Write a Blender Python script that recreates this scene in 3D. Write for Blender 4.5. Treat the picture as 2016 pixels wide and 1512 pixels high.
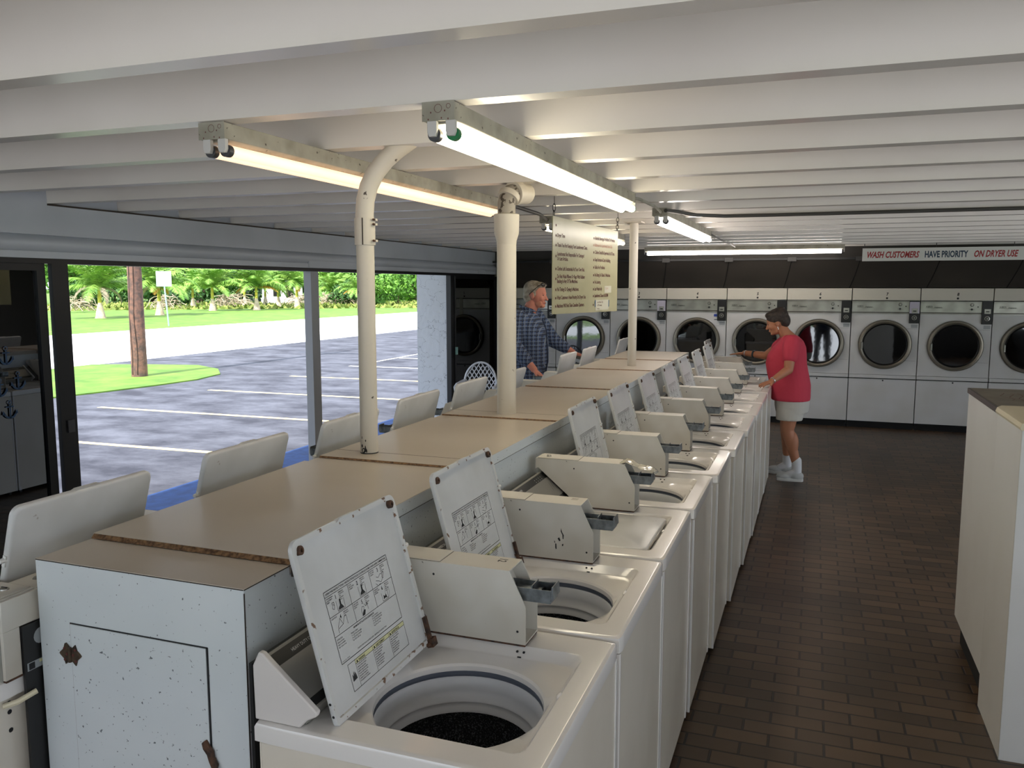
import bpy, bmesh, math, random
from mathutils import Vector, Matrix, Euler
import numpy as np

R = math.radians
PI = math.pi
random.seed(7)
for o in list(bpy.data.objects):
    bpy.data.objects.remove(o, do_unlink=True)
S = bpy.context.scene
COL = S.collection

# ------------------------------------------------------------------ camera
CAM_H = 1.86
cam_d = bpy.data.cameras.new('camera')
cam_d.sensor_fit = 'HORIZONTAL'
cam_d.sensor_width = 36.0
cam_d.lens = 1630.0 / 2016.0 * 36.0
cam_d.clip_start = 0.05
cam_d.clip_end = 600
cam = bpy.data.objects.new('camera', cam_d)
COL.objects.link(cam)
cam.location = (0, 0, CAM_H)
cam.rotation_euler = (R(90 - 6.75), 0, R(20))
S.camera = cam

# ------------------------------------------------------------------ world, sun, exposure
S.view_settings.view_transform = 'Standard'
S.view_settings.look = 'None'
S.view_settings.gamma = 1
S.view_settings.use_curve_mapping = False
S.view_settings.exposure = 0.55
W = bpy.data.worlds.new('world')
S.world = W
W.use_nodes = True
wn = W.node_tree
wn.nodes.clear()
wo = wn.nodes.new('ShaderNodeOutputWorld')
wb = wn.nodes.new('ShaderNodeBackground')
wb.inputs['Color'].default_value = (0.80, 0.89, 1.0, 1)
wb.inputs['Strength'].default_value = 1.75
wn.links.new(wb.outputs[0], wo.inputs[0])

sun_d = bpy.data.lights.new('sun', 'SUN')
sun_d.energy = 6.2
sun_d.angle = R(0.8)
sun_d.color = (1.0, 0.95, 0.87)
sun = bpy.data.objects.new('sun', sun_d)
COL.objects.link(sun)
sd = Vector((0.05 * math.cos(R(46)), math.cos(R(46)), -math.sin(R(46))))
sun.rotation_euler = sd.to_track_quat('-Z', 'Y').to_euler()
sun.location = (0, -30, 30)

# ------------------------------------------------------------------ materials
def lin(c):
    f = lambda v: (v / 255.0) / 12.92 if v / 255.0 <= 0.04045 else ((v / 255.0 + 0.055) / 1.055) ** 2.4
    return (f(c[0]), f(c[1]), f(c[2]), 1.0)

def mat(name, rgb, rough=0.5, metal=0.0, spec=0.5, emit=None, estr=0.0, spots=None, bump=None, var=None, coat=0.0, coord='Object'):
    """rgb is an sRGB 0-255 triple. spots=(rgb, scale, threshold) dirt marks; var=(rgb2, scale, detail); bump=(scale, strength)"""
    m = bpy.data.materials.new(name)
    m.use_nodes = True
    nt = m.node_tree
    b = nt.nodes['Principled BSDF']
    b.inputs['Base Color'].default_value = lin(rgb)
    b.inputs['Roughness'].default_value = rough
    b.inputs['Metallic'].default_value = metal
    b.inputs['Specular IOR Level'].default_value = spec
    if coat:
        b.inputs['Coat Weight'].default_value = coat
        b.inputs['Coat Roughness'].default_value = 0.08
    if emit:
        b.inputs['Emission Color'].default_value = (emit[0], emit[1], emit[2], 1)
        b.inputs['Emission Strength'].default_value = estr
    tc = nt.nodes.new('ShaderNodeTexCoord')
    src = None
    if var:
        n = nt.nodes.new('ShaderNodeTexNoise')
        n.inputs['Scale'].default_value = var[1]
        n.inputs['Detail'].default_value = var[2]
        nt.links.new(tc.outputs[coord], n.inputs['Vector'])
        mx = nt.nodes.new('ShaderNodeMix'); mx.data_type = 'RGBA'
        rp = nt.nodes.new('ShaderNodeValToRGB')
        rp.color_ramp.elements[0].position = 0.38
        rp.color_ramp.elements[1].position = 0.64
        nt.links.new(n.outputs['Fac'], rp.inputs['Fac'])
        nt.links.new(rp.outputs['Color'], mx.inputs['Factor'])
        mx.inputs['A'].default_value = lin(rgb)
        mx.inputs['B'].default_value = lin(var[0])
        nt.links.new(mx.outputs['Result'], b.inputs['Base Color'])
        src = mx.outputs['Result']
    if spots:
        n = nt.nodes.new('ShaderNodeTexNoise')
        n.inputs['Scale'].default_value = spots[1]
        n.inputs['Detail'].default_value = 4
        nt.links.new(tc.outputs[coord], n.inputs['Vector'])
        rp = nt.nodes.new('ShaderNodeValToRGB')
        rp.color_ramp.elements[0].position = spots[2]
        rp.color_ramp.elements[1].position = min(1, spots[2] + 0.03)
        nt.links.new(n.outputs['Fac'], rp.inputs['Fac'])
        mx = nt.nodes.new('ShaderNodeMix'); mx.data_type = 'RGBA'
        nt.links.new(rp.outputs['Color'], mx.inputs['Factor'])
        if src: nt.links.new(src, mx.inputs['A'])
        else: mx.inputs['A'].default_value = lin(rgb)
        mx.inputs['B'].default_value = lin(spots[0])
        nt.links.new(mx.outputs['Result'], b.inputs['Base Color'])
    if bump:
        n = nt.nodes.new('ShaderNodeTexNoise')
        n.inputs['Scale'].default_value = bump[0]
        n.inputs['Detail'].default_value = 3
        nt.links.new(tc.outputs[coord], n.inputs['Vector'])
        bp = nt.nodes.new('ShaderNodeBump')
        bp.inputs['Strength'].default_value = bump[1]
        bp.inputs['Distance'].default_value = 0.01
        nt.links.new(n.outputs['Fac'], bp.inputs['Height'])
        nt.links.new(bp.outputs['Normal'], b.inputs['Normal'])
    return m

M = {}
M['enamel'] = mat('white_enamel', (227, 223, 219), 0.17, spots=((120, 92, 70), 22, 0.735), coat=0.3)
M['enamel2'] = mat('cabinet_enamel', (224, 216, 202), 0.24, var=((214, 205, 190), 2.2, 3), coat=0.2)
M['lid'] = mat('lid_enamel', (206, 206, 206), 0.28, spots=((110, 84, 66), 14, 0.72), var=((194, 194, 193), 5, 3))
M['lid_rim'] = mat('chipped_lid_rim', (205, 204, 202), 0.4, spots=((112, 80, 56), 38, 0.60))
M['rust'] = mat('rusty_steel', (92, 62, 44), 0.8, var=((52, 38, 30), 60, 4), bump=(90, 0.4))
M['console_cap'] = mat('console_end_plastic', (212, 206, 202), 0.45)
M['console_grey'] = mat('console_grey_plastic', (140, 138, 130), 0.5)
M['console_face'] = mat('console_silver_face', (150, 148, 144), 0.38, metal=0.6)
M['ink'] = mat('black_ink', (22, 22, 24), 0.6)
M['ink_brown'] = mat('brown_sign_paint', (92, 46, 40), 0.6)
M['ink_red'] = mat('red_sign_paint', (150, 34, 36), 0.6)
M['ink_blue'] = mat('dark_blue_sign_paint', (30, 52, 74), 0.6)
M['ink_faded'] = mat('faded_red_paint', (186, 140, 118), 0.6)
M['ink_white'] = mat('white_print', (215, 215, 215), 0.6)
M['yellow_label'] = mat('yellow_label_band', (206, 204, 156), 0.5)
M['black_strip'] = mat('black_console_strip', (14, 16, 18), 0.35)
M['meter'] = mat('meter_box_paint', (212, 208, 200), 0.42, spots=((70, 60, 52), 30, 0.72), var=((190, 182, 168), 3.0, 3))
M['slide'] = mat('coin_slide_steel', (136, 142, 146), 0.42, metal=0.75, var=((96, 100, 104), 30, 3))
M['tub_white'] = mat('tub_plastic', (206, 208, 212), 0.3)
M['tub_grey'] = mat('tub_grey_gasket', (92, 98, 110), 0.5)
def basket_mat():
    m = mat('black_speckled_porcelain', (20, 21, 24), 0.28)
    nt = m.node_tree; b = nt.nodes['Principled BSDF']
    tc = nt.nodes.new('ShaderNodeTexCoord')
    v = nt.nodes.new('ShaderNodeTexNoise'); v.inputs['Scale'].default_value = 260; v.inputs['Detail'].default_value = 2
    nt.links.new(tc.outputs['Object'], v.inputs['Vector'])
    rp = nt.nodes.new('ShaderNodeValToRGB')
    rp.color_ramp.elements[0].position = 0.52; rp.color_ramp.elements[0].color = lin((40, 42, 46))
    rp.color_ramp.elements[1].position = 0.68; rp.color_ramp.elements[1].color = lin((150, 154, 160))
    nt.links.new(v.outputs['Fac'], rp.inputs['Fac'])
    nt.links.new(rp.outputs['Color'], b.inputs['Base Color'])
    return m
M['basket'] = basket_mat()
M['lam_top'] = mat('beige_laminate', (190, 180, 168), 0.3, var=((181, 170, 157), 1.6, 3))
M['lam_side'] = mat('speckled_white_laminate', (212, 217, 219), 0.45, spots=((96, 100, 104), 105, 0.672), var=((202, 208, 211), 2.0, 3))
M['particle'] = mat('exposed_particleboard', (140, 106, 72), 0.9, var=((84, 58, 38), 90, 4), bump=(140, 0.8))
M['seam'] = mat('dark_seam', (52, 44, 38), 0.8)
M['brass'] = mat('tarnished_brass', (92, 76, 60), 0.5, metal=0.5, var=((58, 46, 38), 50, 3))
M['ceiling'] = mat('painted_metal_ceiling', (212, 207, 199), 0.24, var=((204, 198, 190), 1.3, 3))
M['wall_white'] = mat('painted_wall', (184, 189, 198), 0.5, var=((172, 176, 184), 1.1, 4), spots=((120, 100, 82), 6, 0.78))
M['wall_in'] = mat('interior_wall', (170, 166, 158), 0.7)
M['black_frame'] = mat('black_frame_metal', (16, 17, 22), 0.4, spec=0.4)
M['alu_post'] = mat('grey_painted_post', (150, 152, 156), 0.5)
M['stucco'] = mat('stucco', (205, 210, 216), 0.85, bump=(14, 1.0), spots=((150, 156, 162), 9, 0.66))
def crack_mat():
    m = mat('stucco', (208, 212, 218), 0.85, bump=(14, 1.0))
    nt = m.node_tree; b = nt.nodes['Principled BSDF']
    tc = nt.nodes.new('ShaderNodeTexCoord'); n = nt.nodes.new('ShaderNodeTexNoise'); n.inputs['Scale'].default_value = 5; n.inputs['Detail'].default_value = 6
    nt.links.new(tc.outputs['Object'], n.inputs['Vector'])
    a = nt.nodes.new('ShaderNodeMath'); a.operation = 'SUBTRACT'; a.inputs[1].default_value = 0.5; nt.links.new(n.outputs['Fac'], a.inputs[0])
    c = nt.nodes.new('ShaderNodeMath'); c.operation = 'ABSOLUTE'; nt.links.new(a.outputs[0], c.inputs[0])
    l = nt.nodes.new('ShaderNodeMath'); l.operation = 'LESS_THAN'; l.inputs[1].default_value = 0.0022; nt.links.new(c.outputs[0], l.inputs[0])
    x = nt.nodes.new('ShaderNodeMix'); x.data_type = 'RGBA'; x.inputs['A'].default_value = lin((208, 212, 218)); x.inputs['B'].default_value = lin((120, 124, 130))
    nt.links.new(l.outputs[0], x.inputs['Factor']); nt.links.new(x.outputs['Result'], b.inputs['Base Color'])
    return m
M['stucco'] = crack_mat()
M['pipe'] = mat('painted_pipe', (196, 188, 174), 0.5, spots=((66, 54, 44), 26, 0.70))
M['pipe_dirty'] = mat('dirty_pipe_elbow', (150, 142, 130), 0.6, spots=((70, 60, 50), 40, 0.56))
M['chip'] = mat('chipped_black_paint', (20, 16, 14), 0.6)
M['fixture'] = mat('fixture_enamel', (160, 156, 142), 0.55, spots=((64, 56, 46), 40, 0.66), var=((132, 128, 114), 8, 3))
M['holder'] = mat('lamp_holder_plastic', (186, 184, 180), 0.5)
M['cap_dark'] = mat('tube_end_cap', (70, 70, 74), 0.4, metal=0.5)
M['cap_green'] = mat('green_tube_end', (14, 110, 62), 0.35)
def emis(name, c, s):
    m = bpy.data.materials.new(name); m.use_nodes = True
    b = m.node_tree.nodes['Principled BSDF']
    b.inputs['Base Color'].default_value = (0.8, 0.8, 0.8, 1)
    b.inputs['Emission Color'].default_value = (c[0], c[1], c[2], 1)
    b.inputs['Emission Strength'].default_value = s
    return m
M['tube_orange'] = emis('peach_tube_glow', (1.0, 0.64, 0.39), 0.80)
M['tube_warm'] = emis('warm_white_tube_glow', (1.0, 0.89, 0.66), 9.0)
M['tube_white'] = emis('white_tube_glow', (1.0, 0.91, 0.84), 11.0)
M['tube_dim'] = emis('dim_warm_tube_glow', (1.0, 0.86, 0.60), 5.0)
M['dark_pipe'] = mat('dark_conduit', (60, 58, 54), 0.5)
M['chain'] = mat('dark_chain', (44, 40, 36), 0.5, metal=0.6)
M['sign'] = mat('cream_sign_board', (178, 172, 138), 0.3, var=((166, 160, 126), 3, 2))
M['paper'] = mat('note_paper', (196, 192, 172), 0.7)
M['tape_blue'] = mat('blue_tape', (40, 88, 124), 0.6)
M['banner'] = mat('white_banner_board', (206, 206, 200), 0.5)
M['dry_top'] = mat('dryer_top_panel', (196, 191, 178), 0.4)
M['dry_body'] = mat('dryer_enamel', (196, 196, 196), 0.3, var=((188, 187, 184), 2.5, 2))
M['steel'] = mat('brushed_steel', (166, 164, 158), 0.3, metal=0.9, var=((140, 138, 132), 5, 2))
M['ring'] = mat('dryer_ring_metal', (128, 122, 110), 0.38, metal=0.7)
M['black'] = mat('black_plastic', (12, 12, 13), 0.45)
M['void'] = mat('black_recess', (8, 8, 8), 0.9)
M['mirror_glass'] = mat('dark_door_glass', (98, 100, 102), 0.03, metal=1.0, bump=(4.0, 0.035))
M['hood'] = mat('dark_hood_sheet', (62, 57, 52), 0.55, var=((52, 48, 44), 1.5, 2))
M['hood_bar'] = mat('dark_bracket', (58, 56, 54), 0.5)
M['wall_glass'] = mat('dark_reflective_glass', (96, 98, 102), 0.015, metal=1.0)
M['wall_glass_dark'] = mat('very_dark_reflective_glass', (62, 64, 68), 0.015, metal=1.0)
M['anchor'] = mat('blue_anchor_sticker', (16, 58, 96), 0.5)
M['chair'] = mat('white_resin', (200, 204, 212), 0.4)
M['dark_steel'] = mat('dark_back_panel', (28, 28, 28), 0.5)
M['label_grey'] = mat('grey_sticker', (150, 154, 156), 0.6)
M['skin_m'] = mat('ruddy_skin', (176, 112, 94), 0.6)
M['skin_f'] = mat('tanned_skin', (168, 112, 82), 0.55)
M['hair_grey'] = mat('grey_hair', (150, 142, 128), 0.7, var=((108, 98, 84), 26, 4), bump=(60, 0.6))
M['hair_brown'] = mat('dark_brown_hair', (58, 46, 38), 0.7, var=((36, 28, 24), 30, 4), bump=(60, 0.6))
M['beard'] = mat('short_grey_beard', (170, 112, 92), 0.8)
M['lips'] = mat('lips', (150, 76, 66), 0.5)
M['eye'] = mat('eye_dark', (30, 24, 20), 0.3)
M['pink'] = mat('coral_red_tee', (186, 54, 74), 0.85, bump=(40, 0.15))
M['shorts'] = mat('light_grey_shorts', (186, 184, 176), 0.85)
M['jeans'] = mat('dark_blue_jeans', (38, 48, 72), 0.85)
M['trousers'] = mat('black_trousers', (26, 26, 30), 0.85)
M['sock'] = mat('white_sock', (214, 214, 216), 0.9)
M['shoe'] = mat('pale_grey_sneaker', (186, 188, 186), 0.6)
M['sole'] = mat('white_sole', (206, 206, 202), 0.6)
M['gold'] = mat('bracelet', (190, 190, 196), 0.3, metal=0.8)
M['strap'] = mat('teal_watch_strap', (40, 58, 70), 0.5)
M['cut_top'] = mat('worn_laminate', (116, 108, 92), 0.5, var=((96, 88, 74), 6, 3))
M['dark_trim'] = mat('dark_edge_trim', (70, 62, 62), 0.5)
M['shelf_white'] = mat('white_panel', (224, 224, 222), 0.35, var=((214, 213, 210), 1.6, 3))
M['cream'] = mat('cream_cover', (214, 204, 176), 0.4)
M['hwhite'] = mat('house_white', (226, 226, 222), 0.7)
M['roof_grey'] = mat('roof_grey', (150, 150, 150), 0.8)

def plaid():
    m = mat('blue_plaid_cotton', (52, 66, 96), 0.9)
    nt = m.node_tree; b = nt.nodes['Principled BSDF']
    tc = nt.nodes.new('ShaderNodeTexCoord')
    sp = nt.nodes.new('ShaderNodeSeparateXYZ'); nt.links.new(tc.outputs['Object'], sp.inputs[0])
    def band(sock, period, width, off=0.0):
        a = nt.nodes.new('ShaderNodeMath'); a.operation = 'ADD'; a.inputs[1].default_value = 50 + off
        nt.links.new(sock, a.inputs[0])
        d = nt.nodes.new('ShaderNodeMath'); d.operation = 'DIVIDE'; d.inputs[1].default_value = period
        nt.links.new(a.outputs[0], d.inputs[0])
        f = nt.nodes.new('ShaderNodeMath'); f.operation = 'FRACT'; nt.links.new(d.outputs[0], f.inputs[0])
        l = nt.nodes.new('ShaderNodeMath'); l.operation = 'LESS_THAN'; l.inputs[1].default_value = width
        nt.links.new(f.outputs[0], l.inputs[0]); return l.outputs[0]
    def mx(a, bb):
        n = nt.nodes.new('ShaderNodeMath'); n.operation = 'MAXIMUM'
        nt.links.new(a, n.inputs[0]); nt.links.new(bb, n.inputs[1]); return n.outputs[0]
    light = mx(band(sp.outputs['X'], 0.036, 0.11), band(sp.outputs['Z'], 0.036, 0.11))
    dark = mx(band(sp.outputs['X'], 0.036, 0.32, 0.018), band(sp.outputs['Z'], 0.036, 0.32, 0.018))
    c1 = nt.nodes.new('ShaderNodeMix'); c1.data_type = 'RGBA'
    c1.inputs['A'].default_value = lin((66, 84, 120)); c1.inputs['B'].default_value = lin((38, 46, 66))
    nt.links.new(dark, c1.inputs['Factor'])
    c2 = nt.nodes.new('ShaderNodeMix'); c2.data_type = 'RGBA'
    nt.links.new(c1.outputs['Result'], c2.inputs['A']); c2.inputs['B'].default_value = lin((112, 120, 134))
    nt.links.new(light, c2.inputs['Factor'])
    nt.links.new(c2.outputs['Result'], b.inputs['Base Color'])
    return m
M['plaid'] = plaid()

def brick_floor():
    m = mat('brown_brick_tile', (60, 46, 36), 0.42)
    nt = m.node_tree; b = nt.nodes['Principled BSDF']
    tc = nt.nodes.new('ShaderNodeTexCoord')
    br = nt.nodes.new('ShaderNodeTexBrick')
    br.offset = 0.5
    br.inputs['Scale'].default_value = 1
    br.inputs['Brick Width'].default_value = 0.215
    br.inputs['Row Height'].default_value = 0.098
    br.inputs['Mortar Size'].default_value = 0.006
    br.inputs['Mortar Smooth'].default_value = 0.3
    br.inputs['Bias'].default_value = 0.0
    br.inputs['Color1'].default_value = lin((100, 80, 60))
    br.inputs['Color2'].default_value = lin((70, 56, 42))
    br.inputs['Mortar'].default_value = lin((34, 29, 25))
    nt.links.new(tc.outputs['Object'], br.inputs['Vector'])
    n = nt.nodes.new('ShaderNodeTexNoise'); n.inputs['Scale'].default_value = 1.1; n.inputs['Detail'].default_value = 6
    nt.links.new(tc.outputs['Object'], n.inputs['Vector'])
    mx = nt.nodes.new('ShaderNodeMix'); mx.data_type = 'RGBA'; mx.blend_type = 'MULTIPLY'
    rp = nt.nodes.new('ShaderNodeValToRGB')
    rp.color_ramp.elements[0].position = 0.3; rp.color_ramp.elements[0].color = (0.6, 0.58, 0.56, 1)
    rp.color_ramp.elements[1].position = 0.7; rp.color_ramp.elements[1].color = (1.1, 1.08, 1.05, 1)
    nt.links.new(n.outputs['Fac'], rp.inputs['Fac'])
    mx.inputs['Factor'].default_value = 1
    nt.links.new(br.outputs['Color'], mx.inputs['A']); nt.links.new(rp.outputs['Color'], mx.inputs['B'])
    nt.links.new(mx.outputs['Result'], b.inputs['Base Color'])
    bp = nt.nodes.new('ShaderNodeBump'); bp.inputs['Strength'].default_value = 0.5; bp.inputs['Distance'].default_value = 0.004
    inv = nt.nodes.new('ShaderNodeMath'); inv.operation = 'SUBTRACT'; inv.inputs[0].default_value = 1
    nt.links.new(br.outputs['Fac'], inv.inputs[1]); nt.links.new(inv.outputs[0], bp.inputs['Height'])
    nt.links.new(bp.outputs['Normal'], b.inputs['Normal'])
    return m
M['floor'] = brick_floor()

def ground_mat(name, a, bcol, scale, rough=0.9, fine=None):
    m = mat(name, a, rough)
    nt = m.node_tree; b = nt.nodes['Principled BSDF']
    tc = nt.nodes.new('ShaderNodeTexCoord')
    n = nt.nodes.new('ShaderNodeTexNoise'); n.inputs['Scale'].default_value = scale; n.inputs['Detail'].default_value = 8
    n.inputs['Roughness'].default_value = 0.65
    mp = nt.nodes.new('ShaderNodeMapping')
    if fine: mp.inputs['Scale'].default_value = fine
    nt.links.new(tc.outputs['Object'], mp.inputs['Vector']); nt.links.new(mp.outputs['Vector'], n.inputs['Vector'])
    rp = nt.nodes.new('ShaderNodeValToRGB')
    rp.color_ramp.elements[0].position = 0.36; rp.color_ramp.elements[0].color = lin(a)
    rp.color_ramp.elements[1].position = 0.66; rp.color_ramp.elements[1].color = lin(bcol)
    nt.links.new(n.outputs['Fac'], rp.inputs['Fac'])
    nt.links.new(rp.outputs['Color'], b.inputs['Base Color'])
    return m
M['asphalt'] = ground_mat('worn_asphalt', (46, 47, 60), (96, 98, 110), 1.5, fine=(0.8, 1.2, 1))
M['road'] = ground_mat('pale_concrete_road', (232, 232, 236), (246, 246, 248), 0.6)
M['grass'] = ground_mat('mown_grass', (78, 118, 36), (116, 146, 56), 1.4)
M['scrub'] = ground_mat('dry_scrub', (150, 150, 84), (104, 132, 52), 1.2)
M['blue_paint'] = ground_mat('blue_painted_walk', (28, 58, 110), (36, 74, 136), 8)
M['line'] = mat('parking_paint', (226, 208, 150), 0.8)
M['line_white'] = mat('white_parking_paint', (228, 226, 220), 0.8)
M['kerb'] = mat('concrete_kerb', (196, 190, 182), 0.9)
M['pole_wood'] = mat('weathered_pole_wood', (122, 88, 76), 0.9, var=((84, 68, 64), 9, 6), bump=(20, 0.8))
M['pole_crack'] = mat('pole_crack', (44, 30, 26), 0.9)
M['palm_white'] = mat('palm_bulb_bark', (206, 190, 170), 0.9, var=((176, 158, 134), 4, 3))
M['palm_green'] = mat('palm_crownshaft', (198, 176, 64), 0.7, var=((148, 160, 60), 3, 2))
M['frond'] = mat('palm_frond', (104, 150, 58), 0.6, var=((140, 174, 76), 1.2, 2), coord='Object')
M['frond_y'] = mat('yellow_frond', (196, 150, 60), 0.7)
M['frond_dead'] = mat('dead_frond', (176, 164, 144), 0.9, var=((150, 134, 112), 2, 2))
M['leaf1'] = mat('bright_leaf', (108, 156, 56), 0.7, var=((72, 118, 44), 0.7, 3))
M['leaf2'] = mat('mid_leaf', (70, 112, 48), 0.7, var=((44, 78, 38), 0.7, 3))
M['leaf3'] = mat('dark_leaf', (34, 60, 42), 0.7, var=((22, 42, 30), 0.7, 3))
M['bark'] = mat('bark', (104, 88, 74), 0.9)
M['sign_white'] = mat('road_sign_back', (206, 224, 226), 0.4)
M['galv'] = mat('galvanised_post', (150, 196, 190), 0.5)

# ------------------------------------------------------------------ mesh builder
class MB:
    def __init__(s):
        s.v = []; s.f = []; s.mi = []; s.mats = []
    def slot(s, m):
        if m not in s.mats: s.mats.append(m)
        return s.mats.index(m)
    def add(s, vs, fs, m, mtx=None):
        b = len(s.v)
        if mtx is not None: vs = [mtx @ Vector(v) for v in vs]
        s.v.extend([tuple(v) for v in vs])
        k = s.slot(m)
        for f in fs:
            s.f.append(tuple(i + b for i in f)); s.mi.append(k)
        return s
    def box(s, x0, x1, y0, y1, z0, z1, m, mtx=None):
        vs = [(x0,y0,z0),(x1,y0,z0),(x1,y1,z0),(x0,y1,z0),(x0,y0,z1),(x1,y0,z1),(x1,y1,z1),(x0,y1,z1)]
        fs = [(0,3,2,1),(4,5,6,7),(0,1,5,4),(1,2,6,5),(2,3,7,6),(3,0,4,7)]
        return s.add(vs, fs, m, mtx)
    def prism(s, poly, y0, y1, m, mtx=None, axis='y'):
        """poly: (a,b) pairs; axis y -> (x,z) profile extruded in y; x -> (y,z) in x; z -> (x,y) in z"""
        n = len(poly)
        def P(a, b, t):
            return (a, t, b) if axis == 'y' else ((t, a, b) if axis == 'x' else (a, b, t))
        vs = [P(a, b, y0) for a, b in poly] + [P(a, b, y1) for a, b in poly]
        fs = [(i, (i + 1) % n, n + (i + 1) % n, n + i) for i in range(n)]
        fs += [tuple(range(n - 1, -1, -1)), tuple(range(n, 2 * n))]
        return s.add(vs, fs, m, mtx)
    def loft(s, loops, m, mtx=None, cap0=True, cap1=True, closed=True):
        n = len(loops[0]); vs = [p for l in loops for p in l]; fs = []
        for k in range(len(loops) - 1):
            for i in range(n if closed else n - 1):
                j = (i + 1) % n
                fs.append((k*n+i, k*n+j, (k+1)*n+j, (k+1)*n+i))
        if cap0: fs.append(tuple(range(n - 1, -1, -1)))
        if cap1: fs.append(tuple((len(loops)-1)*n + i for i in range(n)))
        return s.add(vs, fs, m, mtx)
    def cyl(s, p0, p1, r0, r1, m, n=16, cap=True, mtx=None):
        return s.tube([p0, p1], [r0, r1], m, n, cap, mtx)
    def tube(s, pts, rad, m, n=12, cap=True, mtx=None):
        pts = [Vector(p) for p in pts]
        if not isinstance(rad, (list, tuple)): rad = [rad] * len(pts)
        loops = []; prev = None
        for i, p in enumerate(pts):
            t = (pts[min(i+1, len(pts)-1)] - pts[max(i-1, 0)])
            t.normalize()
            if prev is None:
                a = Vector((0,0,1)) if abs(t.z) < 0.9 else Vector((1,0,0))
                u = t.cross(a).normalized()
            else:
                u = prev - t * prev.dot(t)
                u.normalize()
            w = t.cross(u); prev = u
            loops.append([p + (u*math.cos(2*PI*k/n) + w*math.sin(2*PI*k/n)) * rad[i] for k in range(n)])
        return s.loft(loops, m, mtx, cap, cap)
    def lathe(s, prof, m, c=(0,0,0), n=32, mtx=None, axis='z', cap0=False, cap1=False):
        loops = []
        for r, h in prof:
            l = []
            for k in range(n):
                a = 2*PI*k/n
                if axis == 'z': l.append((c[0]+r*math.cos(a), c[1]+r*math.sin(a), c[2]+h))
                elif axis == 'y': l.append((c[0]+r*math.cos(a), c[1]+h, c[2]+r*math.sin(a)))
                else: l.append((c[0]+h, c[1]+r*math.cos(a), c[2]+r*math.sin(a)))
            loops.append(l)
        return s.loft(loops, m, mtx, cap0, cap1)
    def ell(s, c, r, m, n=14, mtx=None):
        loops = []
        for i in range(1, n):
            a = PI*i/n
            loops.append([(c[0]+r[0]*math.sin(a)*math.cos(2*PI*k/(2*n)), c[1]+r[1]*math.sin(a)*math.sin(2*PI*k/(2*n)), c[2]-r[2]*math.cos(a)) for k in range(2*n)])
        return s.loft(loops, m, mtx)
    def text(s, body, size, mtx, m, align='LEFT', sx=1.0, shear=0.0, bold=0.0):
        vs, fs = text_geo(body, size, align, shear, bold)
        vs = [(v[0]*sx, v[1], v[2]) for v in vs]
        return s.add(vs, fs, m, mtx)
    def line(s, a, b, w, m, mtx, z=0.0):
        a = Vector((a[0], a[1])); b = Vector((b[0], b[1])); d = (b - a)
        if d.length < 1e-9: return s
        d.normalize(); nn = Vector((-d.y, d.x)) * w / 2
        vs = [(a.x-nn.x, a.y-nn.y, z), (b.x-nn.x, b.y-nn.y, z), (b.x+nn.x, b.y+nn.y, z), (a.x+nn.x, a.y+nn.y, z)]
        return s.add(vs, [(0,1,2,3)], m, mtx)
    def rect(s, x0, y0, x1, y1, m, mtx, z=0.0):
        return s.add([(x0,y0,z),(x1,y0,z),(x1,y1,z),(x0,y1,z)], [(0,1,2,3)], m, mtx)
    def mesh(s, name, smooth=True, ang=35):
        me = bpy.data.meshes.new(name)
        me.from_pydata(s.v, [], s.f)
        for m in s.mats: me.materials.append(m)
        me.polygons.foreach_set('material_index', s.mi)
        bm = bmesh.new(); bm.from_mesh(me)
        bmesh.ops.recalc_face_normals(bm, faces=bm.faces[:]) if smooth != 'flat' else None
        bm.to_mesh(me); bm.free()
        if smooth and smooth != 'flat':
            me.shade_smooth(); me.set_sharp_from_angle(angle=R(ang))
        me.update()
        return me
    def obj(s, name, parent=None, bevel=0, smooth=True, ang=35, seg=2, **kw):
        o = bpy.data.objects.new(name, s.mesh(name, smooth, ang))
        COL.objects.link(o)
        if parent is not None: o.parent = parent
        if bevel:
            md = o.modifiers.new('bevel', 'BEVEL'); md.width = bevel; md.segments = seg
            md.limit_method = 'ANGLE'; md.angle_limit = R(40)
        for k, v in kw.items(): o[k] = v
        return o

_tc = {}
def text_geo(body, size, align, shear=0.0, bold=0.0):
    key = (body, align, shear, bold)
    if key not in _tc:
        c = bpy.data.curves.new('t', 'FONT'); c.body = body; c.size = 1.0
        c.align_x = align; c.shear = shear; c.offset = bold; c.resolution_u = 2
        o = bpy.data.objects.new('t', c); COL.objects.link(o)
        bpy.context.view_layer.update()
        dg = bpy.context.evaluated_depsgraph_get()
        me = bpy.data.meshes.new_from_object(o.evaluated_get(dg))
        _tc[key] = ([tuple(v.co) for v in me.vertices], [tuple(p.vertices) for p in me.polygons])
        bpy.data.objects.remove(o); bpy.data.curves.remove(c); bpy.data.meshes.remove(me)
    vs, fs = _tc[key]
    return [(v[0]*size, v[1]*size, 0.0) for v in vs], fs

def frame(origin, xdir, ydir):
    """matrix whose local x/y axes follow xdir/ydir in 3D (text planes)"""
    x = Vector(xdir).normalized(); y = Vector(ydir).normalized(); z = x.cross(y)
    return Matrix(((x.x, y.x, z.x, origin[0]), (x.y, y.y, z.y, origin[1]), (x.z, y.z, z.z, origin[2]), (0,0,0,1)))

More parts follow.
